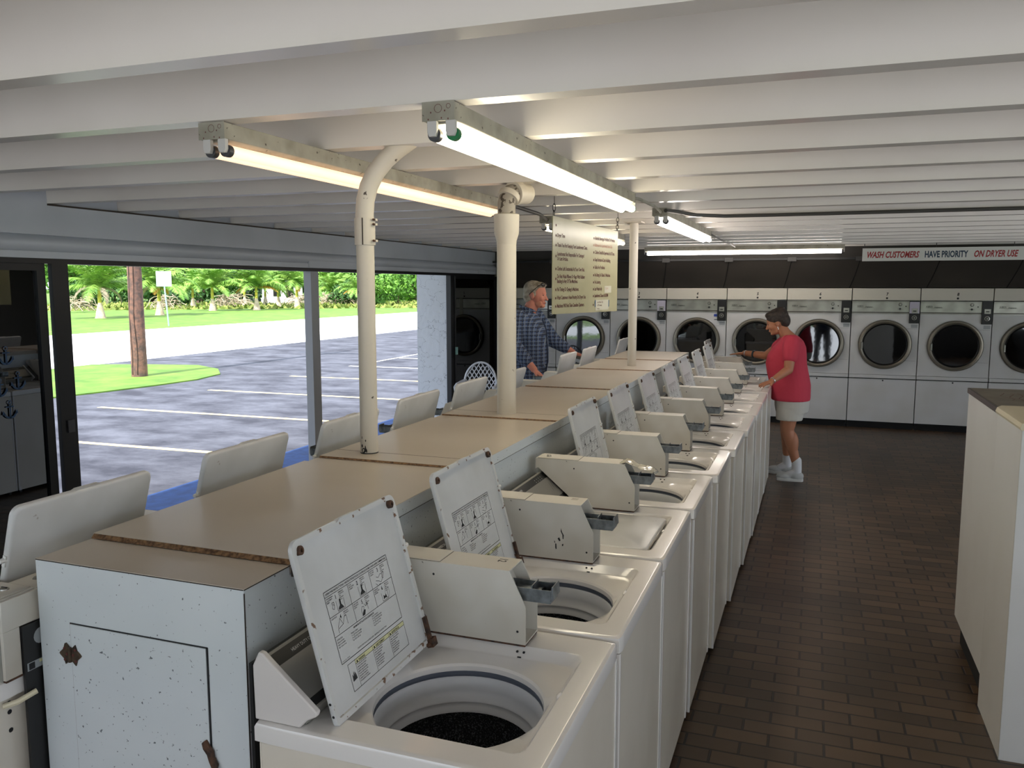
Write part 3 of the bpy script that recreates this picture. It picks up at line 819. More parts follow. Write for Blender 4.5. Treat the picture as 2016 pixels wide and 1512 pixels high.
def cabinet_mesh():
    b = MB()
    x0, x1, y0, y1, t = -MD+0.015, -0.004, 0.005, MW-0.005, 0.004
    b.box(x1-t, x1, y0, y1, 0.030, 0.886, M['enamel2']); b.box(x0, x0+t, y0, y1, 0.030, 0.886, M['enamel2'])
    b.box(x0+t, x1-t, y0, y0+t, 0.030, 0.886, M['enamel2']); b.box(x0+t, x1-t, y1-t, y1, 0.030, 0.886, M['enamel2'])
    b.box(x0+t, x1-t, y0+t, y1-t, 0.030, 0.034, M['enamel2'])
    b.box(-0.012, -0.001, 0.004, 0.016, 0.030, 0.886, M['enamel']); b.box(-0.012, -0.001, MW-0.016, MW-0.004, 0.030, 0.886, M['enamel'])  # whiter corner strips put the lit bevel of each front edge in colour
    b.box(-0.020, -0.0005, MW-0.03, MW-0.006, 0.028, 0.060, M['enamel'])
    for (x, yy) in ((-0.05, 0.05), (-0.05, MW-0.05), (-0.58, 0.05), (-0.58, MW-0.05)): b.cyl((x, yy, 0.0), (x, yy, 0.031), 0.02, 0.016, M['black'], 12)
    return b
def back_mesh():
    b = MB()
    b.box(-MD-0.016, -MD-0.008, 0.02, 0.604, 0.05, 1.052, M['dark_steel'])
    b.lathe([(0.16, 0.0), (0.16, -0.006), (0.13, -0.010), (0.11, -0.006), (0.0, -0.006)], M['dark_steel'], (-MD-0.016, 0.34, 0.60), 28, None, 'x')
    b.lathe([(0.020, 0), (0.020, -0.0005), (0, -0.0005)], M['label_grey'], (-MD-0.0165, 0.556, 1.015), 16, None, 'x')
    return b

LID_OPEN = R(-105.5)
def make_washer(lid_open, label, group):
    t = thing('washing_machine', label, 'washing machine', group=group)
    cabinet_mesh().obj('cabinet', t, 0.004)
    bk = back_mesh().obj('back_panel', t, label='black back panel')
    deck_mesh(not lid_open).obj('deck', t, ang=30)
    if lid_open:
        tb = tub_mesh().obj('tub_ring', t, ang=50)
        basket_mesh().obj('wash_basket', t, ang=50, label='black speckled basket')
    cs = console_mesh().obj('console', t, 0.002)
    endcap_mesh().obj('end_cap', cs, 0.003, label='cream end cap'); facepanel_mesh().obj('control_panel', cs, smooth='flat', label='silver panel with black strips')
    mt = meter_mesh().obj('meter_box', t, smooth=False, label='cream coin meter box with rust at its base')
    meter_lid_mesh().obj('access_plate', mt, 0.0004); slide_mesh().obj('coin_slide', mt, 0.0006, label='dull steel coin slide')
    L = lid_mesh().obj('lid', t, ang=40)
    if not lid_open: L.scale = (0.965, 0.955, 1)
    L.location = (-0.463, 0.047, 0.9305) if lid_open else (-0.470, 0.092, 0.9135)
    if lid_open:
        L.rotation_euler = (0, LID_OPEN, 0)
        decal_mesh().obj('instruction_label', L, smooth='flat', label='printed instructions with a yellow-headed warning panel')
        bumper_mesh(0.026).obj('bumper', L, label='rusty bumper'); bumper_mesh(LW-0.026).obj('bumper', L, label='rusty bumper')
        hinge_mesh().obj('hinge', L, label='rusted hinge'); peg_mesh().obj('lid_peg', L); holes_mesh().obj('screw_hole', L)
    return t
W0 = make_washer(True, '', '')
WC = make_washer(False, '', '')
bpy.context.view_layer.update()
ords = ['nearest the viewer', 'second', 'third', 'fourth', 'fifth', 'sixth', 'seventh', 'eighth', 'ninth', 'tenth']
fronts = [-0.450, -0.447, -0.447, -0.436, -0.412, -0.390, -0.372, -0.360, -0.358, -0.354, -0.432]
rnd = random.Random(11)
used = {'o': False, 'c': False}
def get(open_):
    k = 'o' if open_ else 'c'; src = W0 if open_ else WC
    if not used[k]: used[k] = True; return src
    return copy_tree(src)
RIGHT = []
rlabels = [
 'white washer nearest the viewer, lid up, 12 painted on its coin box',
 'white washer with black nicks on its coin box, lid up, second in the aisle-side row',
 'white washer with its lid shut, crumpled tape over its coin slide, aisle-side row',
 'white washer in the aisle-side row just past the one whose lid is shut',
 'white washer in the aisle-side row, fifth from the near end, lid up',
 'white washer in the aisle-side row, sixth from the near end, lid up',
 'white washer in the aisle-side row, seventh from the near end, lid up',
 'white washer in the aisle-side row, eighth from the near end, lid up',
 'white washer in the aisle-side row, ninth from the near end, lid up',
 'white washer in the aisle-side row under the woman\'s near hand, lid up',
 'white washer last in the aisle-side row, under the woman\'s far hand']
for i in range(11):
    o = get(i != 2)
    o.location = (fronts[i], 1.386 + 0.6835*i, 0); o.rotation_euler = (0, 0, 0)
    o['label'] = rlabels[i]; o['group'] = 'washers in the aisle-side row'
    RIGHT.append(o)
LEFT = []
lopen = [1, 1, 1, 1, 1, 1, 0, 1, 1, 0, 1]
llabels = [
 'white washer nearest the viewer in the window-side row, black back beside the counter end',
 'white washer second in the window-side row, raised lid against the blue painted walk',
 'white washer in the window-side row, raised lid behind the thin bent pipe\'s foot',
 'white washer in the window-side row, raised lid right of the thin bent pipe',
 'white washer in the window-side row, raised lid before the stucco pillar\'s foot',
 'white washer in the window-side row, raised lid half hidden by the thick pipe',
 'white washer with its lid shut in the window-side row, right of the thick pipe',
 'white washer in the window-side row, raised lid in front of the man\'s near hand',
 'white washer in the window-side row, raised lid by the man\'s far hand',
 'white washer with its lid shut in the window-side row, last but one',
 'white washer last in the window-side row, raised lid left of the slim white pole']
lyc = [1.67, 2.345, 3.02, 3.695, 4.37, 5.045, 5.72, 6.395, 7.07, 7.745, 8.42]
for i in range(11):
    o = get(bool(lopen[i]))
    o.location = (-2.41, lyc[i] + 0.29, 0); o.rotation_euler = (0, 0, PI)
    o['label'] = llabels[i]; o['group'] = 'washers in the window-side row'
    LEFT.append(o)
# small lean of each raised lid
for row in (RIGHT, LEFT):
    for i, o in enumerate(row):
        for ch in kids(o):
            if ch.name.startswith('lid') and abs(ch.rotation_euler.y) > 0.1:
                ch.rotation_euler.y = LID_OPEN + R(rnd.uniform(-1.6, 1.6)) * (i > 1)
LEFT[0].location.y = 1.982
for ch in kids(LEFT[0]):
    if ch.name.startswith('lid'): ch.location.y += 0.036
# marks of single machines
def part_of(o, name):
    return [c for c in kids(o) if c.name.split('.')[0] == name][0]
def stamp(o, s, x, m):
    b = MB(); F = frame((x, BV1-0.012, 1.1304), (0,-1,0), (1,0,0))
    b.text(s, 0.033, F, m, 'LEFT', 0.85, 0, 0.02); b.obj('painted_number', part_of(o, 'meter_box'), smooth='flat')
stamp(RIGHT[0], '12', -0.318, M['ink']); stamp(RIGHT[1], '11', -0.314, M['rust'])
b = MB(); F = frame((-0.012, BV0-0.0006, 0), (1,0,0), (0,0,1))
for (pts) in ([(-0.318,1.046),(-0.314,1.032),(-0.308,1.022),(-0.309,1.008),(-0.312,1.008),(-0.313,1.022),(-0.319,1.034)],
              [(-0.330,1.008),(-0.324,1.013),(-0.319,1.002),(-0.324,0.999),(-0.327,1.004)], [(-0.338,0.990),(-0.334,0.990),(-0.333,0.972),(-0.336,0.970),(-0.338,0.976)], [(-0.314,0.990),(-0.309,0.992),(-0.310,0.984),(-0.314,0.983)], [(-0.342,1.000),(-0.339,0.998),(-0.338,0.992),(-0.341,0.993)]):
    b.add([(p[0], p[1], 0) for p in pts], [tuple(range(len(pts)))], M['ink'], F)
b.obj('paint_nicks', part_of(RIGHT[1], 'meter_box'), smooth='flat')
# back of the nearest window-side machine, seen beside the counter
b = MB(); b.box(-0.650, -0.560, 0.300, BV0-0.001, 1.054, 1.130, M['meter']); b.box(-0.660, -0.6505, 0.300, BV1, 1.054, 1.128, M['meter']); b.box(-0.660, -0.6505, 0.606, BV1, 0.936, 1.054, M['meter']); b.box(-0.661, -0.6505, 0.606, BV1, 0.931, 0.936, M['rust']); b.lathe([(0.0, 0.006), (0.008, 0.005), (0.012, 0.0)], M['steel'], (-0.600, 0.50, 1.130), 14); b.obj('top_cap', LEFT[0], 0.001, label='cream cap with a domed screw')
b = MB(); x_ = -MD - 0.0165
b.box(x_-0.0006, x_, 0.525, 0.598, 0.938, 0.958, M['label_grey']); b.box(x_-0.0010, x_-0.0006, 0.530, 0.565, 0.949, 0.956, M['yellow_label']); b.box(x_-0.0010, x_-0.0006, 0.578, 0.594, 0.940, 0.956, M['ink']); b.obj('rating_label', part_of(LEFT[0], 'back_panel'), smooth=False)
b = MB(); b.tube([(-MD+0.012, 0.645, 0.868), (-MD-0.010, 0.625, 0.874), (-MD-0.026, 0.585, 0.886)], 0.007, M['cream'], 8); b.obj('cable_tie', part_of(LEFT[0], 'back_panel'))
b = MB()
for z_ in (0.868, 0.846, 0.800):
    b = MB(); b.lathe([(0.006, 0), (0, 0)], M['ink'], (-MD+0.0146, 0.628, z_), 12, None, 'x')
    b.obj('flange_hole', part_of(LEFT[0], 'cabinet'), smooth=False)
# crumpled clear tape over the third machine's slide
b = MB(); rows = []
rr = random.Random(5)
for i in range(13):
    t = i/12; x = -0.285 + 0.150*t; z = 1.1325 + 0.004*math.sin(t*9) - 0.050*max(0, t-0.15)**1.5
    rows.append([(x + rr.uniform(-0.002,0.002), BV0+0.004+0.085*k/7, z + rr.uniform(-0.003,0.003)) for k in range(8)])
b.loft(rows, mat('clear_tape', (206, 200, 182), 0.12, spots=((120, 112, 98), 60, 0.62), coat=1.0), None, False, False, closed=False)
tp = b.obj('crumpled_tape', part_of(RIGHT[2], 'meter_box'), ang=10)
md = tp.modifiers.new('solid', 'SOLIDIFY'); md.thickness = 0.001

# ================================================================== COUNTER BETWEEN THE ROWS
CL, CR, CY0, CY1, CZ = -1.737, -1.133, 1.42, 8.12, 1.222
t = thing('plumbing_counter', 'long beige-topped counter with a speckled white door end, between the washer rows', 'counter', (-1.42, CY0, 0))
def rel(b): 
    return Matrix.Translation((1.42, -CY0, 0))
RC = rel(None)
b = MB(); b.box(CL, CR, CY0, CY1, 0, 1.186, M['lam_side'], RC); b.box(CL, CR, CY0, 1.586, 1.186, 1.2075, M['lam_side'], RC)
b.box(CL+0.001, CR-0.001, CY0-0.0012, CY0, 1.2065, 1.2085, M['seam'], RC)
b.box(CR-0.0005, CR+0.0010, CY0-0.001, CY0+0.002, 0, 1.2, M['seam'], RC)
b.box(CR, CR+0.001, CY0, 1.592, 1.2065, 1.2085, M['seam'], RC)
b.box(CR, CR+0.0045, 1.595, CY1, 1.182, 1.220, M['lam_side'], RC)
b.box(CR, CR+0.0052, 1.592, 1.597, 1.180, 1.220, M['seam'], RC)
b.box(CR, CR+0.0012, 1.60, CY1, 1.178, 1.181, M['seam'], RC)
b.obj('body', t, smooth=False)
boards = [(1.42, 1.585, 1.210), (1.595, 2.55, CZ), (2.565, 2.635, 1.216), (2.65, 3.63, CZ), (3.645, 3.735, 1.216), (3.75, 4.95, CZ), (4.965, 5.02, 1.216), (5.03, 6.18, CZ), (6.19, 6.25, 1.216), (6.26, 7.12, CZ), (7.13, 7.19, 1.216), (7.20, 8.12, CZ)]
for k, (a, c, z) in enumerate(boards):
    b = MB(); e_ = 0.0 if k == 0 else 0.004; b.box(CL-e_, CR+e_, a, c, 1.2075 if k == 0 else 1.186, z, M['lam_top'], RC)
    b.obj('top_panel', t, 0.0008)
    if k:
        zz = z if c-a > 0.2 else z+0.003
        b = MB(); n = 90; x0, x1 = CL+0.0, CR+0.002; jr = random.Random(k)
        top = [(x0 + (x1-x0)*i/n, a - 0.0005, zz-0.001) for i in range(n+1)]
        low = [(x0 + (x1-x0)*i/n, a - 0.010 - 0.003*jr.random(), 1.2115 if k == 1 else zz-0.005) for i in range(n+1)]
        b.loft([low, top], M['particle'], RC, False, False, closed=False)
        if c - a < 0.2 or k == 1: pass
        b.obj('panel_edge', t, smooth=False, label='frayed brown particleboard edge')
b = MB()
b.v = []; b.f = []; b.mi = []
for yy in (2.775, 3.905):
    b = MB(); b.box(CL-0.003, CR+0.003, yy-0.0012, yy+0.0012, CZ, CZ+0.0004, M['seam'], RC)
    b.obj('seam_line', t, smooth=False)
d = MB(); DX0, DX1, DZ0, DZ1 = -1.638, -1.238, 0.28, 1.062
d.box(DX0+0.002, DX1-0.002, CY0-0.0035, CY0, DZ0, DZ1-0.002, M['lam_side'], RC)
d.box(DX0-0.001, DX1+0.002, CY0-0.0012, CY0-0.0002, DZ1-0.002, DZ1+0.001, M['ink'], RC)
d.box(DX0-0.001, DX0+0.002, CY0-0.0012, CY0-0.0002, DZ0, DZ1, M['ink_brown'], RC)
d.box(DX1-0.002, DX1+0.003, CY0-0.0012, CY0-0.0002, DZ0, DZ1, M['ink'], RC)
door = d.obj('door', t, smooth=False)
h = MB(); HZ = 0.985
for s in (-1, 1):
    pts = [(0.0, -0.016), (0.0, 0.016), (0.006, 0.017), (0.016, 0.026), (0.021, 0.012), (0.031, 0.004), (0.034, 0.0), (0.031, -0.004), (0.021, -0.012), (0.016, -0.026), (0.006, -0.017)]
    h.prism([(DX0 + s*p[0], HZ + p[1]) for p in pts], CY0-0.0065, CY0-0.0035 if s > 0 else CY0-0.0005, M['brass'], RC)
    for (px, pz) in ((0.010, 0.0), (0.017, 0.014), (0.017, -0.014)):
        h.lathe([(0.0036, 0.0), (0.003, -0.0016), (0, -0.002)], M['ink_brown'], (DX0+s*px, CY0-0.0065, HZ+pz), 8, RC, 'y')
h.tube([(DX0, CY0-0.007, HZ-0.018), (DX0, CY0-0.007, HZ+0.018)], 0.0045, M['brass'], 8, mtx=RC)
h.obj('hinge', door, label='tarnished butterfly hinge')
k = MB(); kp = [(-0.026, 0.026), (-0.014, 0.034), (-0.004, 0.022), (0.008, 0.010), (0.010, -0.004), (0.022, -0.020), (0.018, -0.032), (0.004, -0.030), (-0.004, -0.016), (-0.010, 0.0), (-0.022, 0.012)]
k.prism([(DX1 + 0.004 + p[0]*0.85, 0.813 + p[1]) for p in kp], CY0-0.012, CY0-0.003, M['rust'], RC)
k.obj('latch', door, 0.002, label='rusty turn latch')

# ================================================================== PIPES ON THE COUNTER
t = thing('pipe', 'thin painted pipe bending right at the ceiling, black chipped paint at its foot', 'pipe', (-1.592, 2.765, CZ))
b = MB(); b.tube([(0,0,0), (0,0,0.80)], 0.0335, M['pipe'], 24)
b.lathe([(0.0342, 0.0), (0.0342, 0.004)], M['ink'], (0,0,0), 24); b.obj('lower_pipe', t)
b = MB()
path = [(0,0,0.80), (0,0,0.905), (0.004,0.002,0.955), (0.018,0.004,1.005), (0.045,0.008,1.055), (0.085,0.014,1.10), (0.13,0.02,1.135), (0.175,0.024,1.163), (0.215,0.028,1.19)]
b.tube(path, 0.034, M['pipe'], 24); b.obj('upper_pipe', t)
b = MB(); b.lathe([(0.034, 0.79), (0.0385, 0.79), (0.0385, 0.888), (0.034, 0.888)], M['pipe'], (0,0,0), 24); b.box(0.010, 0.013, -0.0395, -0.036, 0.79, 0.888, M['seam'])
c = b.obj('collar', t)
for z in (0.805, 0.865, 0.882):
    b = MB(); b.box(0.034, 0.052, -0.010, 0.004, z-0.004, z+0.004, M['pipe']); b.cyl((0.046, -0.018, z), (0.046, 0.012, z), 0.0045, 0.0045, M['rust'], 6); b.obj('bolt', c)
b = MB()
for (a, z, w, h_) in ((-100, 0.012, 0.022, 0.026), (-86, 0.02, 0.008, 0.03), (-112, 0.03, 0.010, 0.016), (-84, 0.052, 0.005, 0.012), (-112, 0.062, 0.004, 0.014), (-78, 0.012, 0.006, 0.018)):
    n = 9; pr = random.Random(int(-a)); pts = []
    for i in range(n):
        q = 2*PI*i/n; r_ = pr.uniform(0.7, 1.0)
        th = R(a) + (w/2*r_*math.cos(q))/0.034; pts.append((0.0339*math.cos(th), 0.0339*math.sin(th), max(0.001, z + h_/2*r_*math.sin(q))))
    b.add(pts, [tuple(range(n))], M['chip'])
b.obj('paint_chips', t, smooth='flat', label='black chipped paint')
t = thing('pipe', 'thick painted pipe with a flared coupling, rising from counter to ceiling elbow', 'pipe', (-1.437, 3.87, CZ))
b = MB(); b.tube([(0,0,0), (0,0,0.87)], 0.048, M['pipe'], 28); b.obj('lower_pipe', t)
b = MB(); b.lathe([(0.048, 0.84), (0.050, 0.86), (0.061, 0.895), (0.063, 0.985), (0.058, 0.988), (0.045, 0.988)], M['pipe'], (0,0,0), 28); b.obj('coupling', t)
b = MB(); b.tube([(0,0,0.96), (0,0,1.04), (0.004,0.012,1.07), (0.012,0.035,1.09), (0.02,0.07,1.10)], 0.044, M['pipe_dirty'], 24); b.obj('upper_pipe', t, label='dirty grey elbow')
b = MB()
for (p, q, r_) in (((0.004,0.006,1.062),(0.009,0.022,1.085),0.054), ((0.016,0.05,1.092),(0.03,0.085,1.10),0.060), ((0.03,0.08,1.095),(0.045,0.16,1.10),0.052)):
    b.tube([p, q], r_, M['pipe'], 24)
b.obj('elbow', t)
t = thing('pole', 'slim white support pole standing far along the counter, right of the hanging sign', 'pole', (-1.367, 6.58, CZ))
b = MB(); b.tube([(0,0,0), (0,0,RZ-CZ+0.003)], 0.0345, M['pipe'], 20); b.obj('shaft', t)
b = MB(); b.box(-0.07, 0.07, -0.07, 0.07, RZ-CZ-0.012, RZ-CZ-0.001, M['pipe']); b.obj('top_plate', t)

# ================================================================== FLUORESCENT LIGHTS
def fixture(loc, rz, m1, m2, label, caps=('cap_dark', 'cap_dark'), L=2.44, z_up=True):
    t = thing('fluorescent_light', label, 'ceiling light', loc, rz, 'twin-tube ceiling lights')
    b = MB(); w = 0.0475; H = 0.050
    b.box(-w, w, 0, L, -H, 0, M['fixture'])
    b.prism([(-w, -H), (w, -H), (w-0.012, -H-0.006), (-w+0.012, -H-0.006)], 0.02, L-0.02, M['fixture'])
    b.obj('housing', t, 0.0015)
    for yy, s in ((0, -1), (L, 1)):
        b = MB(); b.box(-w-0.0015, w+0.0015, yy + (0 if s > 0 else -0.0015), yy + (0.0015 if s > 0 else 0), -H-0.001, 0.001, M['fixture'])
        if s < 0:
            for (cx, cz, r_) in ((0.000, -0.018, 0.0105), (0.031, -0.013, 0.0055)):
                b.lathe([(r_, 0), (r_+0.0012, -0.0003), (r_+0.0012, 0)], M['ink_brown'], (cx, yy-0.0018, cz), 18, None, 'y')
            for (cx, cz) in ((-0.022, -0.028), (0.020, -0.025), (-0.03, -0.046), (0.01, -0.044), (0.03, -0.047)):
                b.box(cx-0.0016, cx+0.0016, yy-0.0021, yy-0.0015, cz-0.0022, cz+0.0022, M['ink_brown'])
        b.obj('end_plate', t, smooth=False)
    for j, cx in enumerate((-0.020, 0.036)):
        for yy, s in ((0.0, 1), (L, -1)):
            b = MB()
            y0, y1 = (yy-0.001, yy+0.014) if s > 0 else (yy-0.014, yy+0.001)
            b.prism([(cx-0.014, -H), (cx-0.014, -H-0.030), (cx-0.009, -H-0.042), (cx+0.009, -H-0.042), (cx+0.014, -H-0.030), (cx+0.014, -H)], y0, y1, M['holder'])
            b.obj('lamp_holder', t, 0.001)
        b = MB(); r_ = 0.019
        b.lathe([(r_-0.004, 0.030), (r_, 0.034), (r_, L-0.034), (r_-0.004, L-0.030)], (m1, m2)[j], (cx, 0, -H-0.034), 20, None, 'y')
        tb = b.obj('fluorescent_tube', t)
        b = MB(); b.lathe([(0.0, 0.0145), (r_+0.0004, 0.0145), (r_+0.0004, 0.0345), (r_, 0.036)], M[caps[j]], (cx, 0, -H-0.034), 20, None, 'y')
        b.obj('tube_cap', tb); b = MB()
        b.lathe([(0.0, L-0.0145), (r_+0.0004, L-0.0145), (r_+0.0004, L-0.0345)], M[caps[j]], (cx, 0, -H-0.034), 20, None, 'y'); b.obj('tube_cap', tb)
    return t
fixture((-1.780, 2.165, RZ-0.002), 0, M['tube_orange'], M['tube_orange'], 'twin-tube light glowing peach orange behind the thin bent pipe')
fixture((-0.995, 2.140, RZ-0.002), 0, M['tube_warm'], M['tube_warm'], 'twin-tube light glowing warm yellow-white, with one green tube end', ('cap_dark', 'cap_green'))
fixture((-0.970, 5.470, RZ-0.002), 0, M['tube_white'], M['tube_white'], 'twin-tube light glowing white, beyond the warm yellow one')
fixture((-1.85, 5.800, RZ-0.002), 0, M['tube_dim'], M['tube_dim'], 'twin-tube light mostly hidden behind the hanging rules sign')
fixture((-2.125, 10.96, RZ-0.002), -PI/2, M['tube_white'], M['tube_white'], 'twin-tube light running crosswise in front of the dryers')
def wire(name, pts, r_, m, label, cat, n=10):
    b = MB(); b.tube(pts, r_, m, n); o = b.obj(name); return tag(o, label, cat)
wire('conduit', [(-0.93, 5.462, 2.345), (-0.90, 5.62, 2.352), (-0.80, 5.95, 2.351), (-0.62, 6.09, 2.350), (-0.3, 6.12, 2.350), (4.59, 6.12, 2.350)], 0.0125, M['dark_pipe'], 'dark conduit running right along the ceiling from the white twin-tube light', 'conduit')
wire('conduit', [(-0.965, 4.584, 2.340), (-0.962, 4.75, 2.351), (-0.955, 5.2, 2.350), (-0.955, 5.40, 2.335), (-0.965, 5.466, 2.335)], 0.009, M['fixture'], 'thin grey conduit joining the warm yellow light to the white one behind it', 'conduit')
wire('conduit', [(-1.77, 4.61, 2.340), (-1.765, 4.8, 2.351), (-1.80, 5.5, 2.350), (-1.84, 5.796, 2.335)], 0.012, M['dark_pipe'], 'dark conduit joining the peach light to the light behind the sign', 'conduit')
wire('conduit', [(-0.965, 7.915, 2.335), (-0.96, 8.2, 2.352), (-0.97, 9.6, 2.352), (-0.97, 10.5, 2.352), (-0.97, 10.90, 2.350)], 0.008, M['dark_pipe'], 'thin wire conduit from the white twin-tube light to the crosswise one', 'conduit')

# ================================================================== HANGING SIGN
pL, pR = Vector((-1.552, 5.0, 0)), Vector((-1.412, 6.2, 0))
ax = (pR - pL).normalized(); SW = (pR - pL).length
ang = math.atan2(ax.y, ax.x)
t = thing('hanging_sign', 'cream laundromat rules board hanging on chains over the counter', 'sign', (pL.x, pL.y, 1.683), ang)
b = MB(); SH = 0.605
b.add([(0,-0.003,0.0),(SW,-0.003,-0.012),(SW,0.003,-0.012),(0,0.003,0.0),(0,-0.003,SH+0.006),(SW,-0.003,SH-0.02),(SW,0.003,SH-0.02),(0,0.003,SH+0.006)], [(0,3,2,1),(4,5,6,7),(0,1,5,4),(1,2,6,5),(2,3,7,6),(3,0,4,7)], M['sign'])
b.obj('board', t, 0.001)
F = Matrix.Translation((0, -0.0040, 0)) @ Matrix(((1,0,0,0),(0,0,-1,0),(0,1,0,0),(0,0,0,1)))
b = MB()
lc = [(0.548, '', 'ink_brown'), (0.484, 'Dryer Time', 'ink_brown'), (0.424, 'Thank You For Keeping Your Laundromat Clean.', 'ink_brown'), (0.356, 'Laundromat Not Responsible For Damaged|Or Lost Articles.', 'ink_brown'), (0.276, 'Clothes Left Unattended At Your Own Risk.', 'ink_brown'), (0.214, 'Do Not Wash Pillows Or Rugs With Rubber|Backing In Any Of The Machines.', 'ink_brown'), (0.145, 'No Tinting Or Dyeing In Machines.', 'ink_brown'), (0.092, 'Wash Customers Have Priority On Dryer Use.', 'ink_brown'), (0.040, 'Machines Will Not Take Canadian Quarters.', 'ink_brown')]
rc = [(0.500, 'Alcoholic Beverages Prohibited On Premises.', 'ink_brown'), (0.452, 'Bathroom For Laundromat Users Only.', 'ink_faded'), (0.402, 'Children Should Be Supervised At All Times.', 'ink_brown'), (0.350, 'Keep Furniture & Carts In Building.', 'ink_brown'), (0.298, 'Radios Are Prohibited.', 'ink_brown'), (0.244, 'No Sitting On Tables Or Machines.', 'ink_brown'), (0.194, 'No Loitering.', 'ink_brown'), (0.146, 'Last Wash In By', 'ink_brown'), (0.098, 'Laundromat Closes At 8:30PM', 'ink_brown')]
for (x0, col, sx) in ((0.06, lc, 0.76), (0.72, rc, 0.66)):
    for (z, s, mm) in col:
        ls = s.split('|'); nz = z - (0.0 if len(ls) == 1 else 0.0)
        b = MB(); b.lathe([(0.0085, 0), (0, 0)], M[mm], (x0-0.012, z+0.008, 0), 12, F)
        for i, l in enumerate(ls):
            zz = nz + (0.013 - 0.030*i if len(ls) > 1 else 0)
            if l: b.text(l, 0.034, F @ Matrix.Translation((x0+0.008, zz, 0)), M[mm], 'LEFT', sx, 0, 0.022)
        b.obj('rule_line', t, smooth='flat')
b = MB(); b.lathe([(0.0085, 0), (0, 0)], M['ink_brown'], (0.708, 0.045, 0), 12, F)
b.text("'  '", 0.03, F @ Matrix.Translation((0.08, 0.548, 0)), M['ink_brown'])
b.obj('faded_line', t, smooth='flat')
b = MB(); G = F @ Matrix.Translation((0, 0, 0.0012))
b.rect(0.75, 0.005, 1.015, 0.078, M['paper'], G); b.obj('taped_note', t, smooth='flat', label='cream note held with blue tape')
b = MB(); G2 = F @ Matrix.Translation((0, 0, 0.0018))
b.line((0.742, 0.030), (0.744, 0.078), 0.013, M['tape_blue'], G2); b.line((1.017, 0.026), (1.02, 0.075), 0.013, M['tape_blue'], G2); b.obj('tape', t, smooth='flat', label='blue tape')
b = MB(); b.text('Last Wash In By', 0.020, G2 @ Matrix.Translation((0.78, 0.056, 0)), M['ink_brown'], 'LEFT', 0.9); b.text('6 PM Sunday', 0.020, G2 @ Matrix.Translation((0.78, 0.034, 0)), M['ink_brown'], 'LEFT', 0.9); b.text('Monday', 0.015, G2 @ Matrix.Translation((0.78, 0.012, 0)), M['ink_brown']); b.obj('note_writing', t, smooth='flat')
b = MB(); b.rect(0.93, 0.128, 1.07, 0.178, M['paper'], G); b.text('7:30 PM', 0.022, G2 @ Matrix.Translation((0.938, 0.150, 0)), M['ink_faded'], 'LEFT', 0.9); b.obj('pasted_patch', t, smooth='flat', label='pasted paper patch with the hour')
for (cx, zt, n) in ((0.02, SH-0.002, 2), (SW-0.015, SH-0.030, 4)):
    b = MB(); z = zt; k = 0
    top = RZ - 1.683
    L = (top - z) / n
    for i in range(n):
        zc = z + L*(i+0.5); r1, r2 = 0.010, L*0.62
        pts = []
        for q in range(14):
            a = 2*PI*q/13
            pts.append((cx + (r1*math.cos(a) if i % 2 == 0 else 0) + 0.004*i, (r1*math.cos(a) if i % 2 else 0), zc + r2*math.sin(a)))
        b.tube(pts, 0.0022, M['chain'], 6)
    b.tube([(cx+0.004*n, 0, top-0.004), (cx+0.004*n, 0, 2.568-1.683)], 0.002, M['chain'], 6)
    b.obj('chain', t, label='dark link chain')

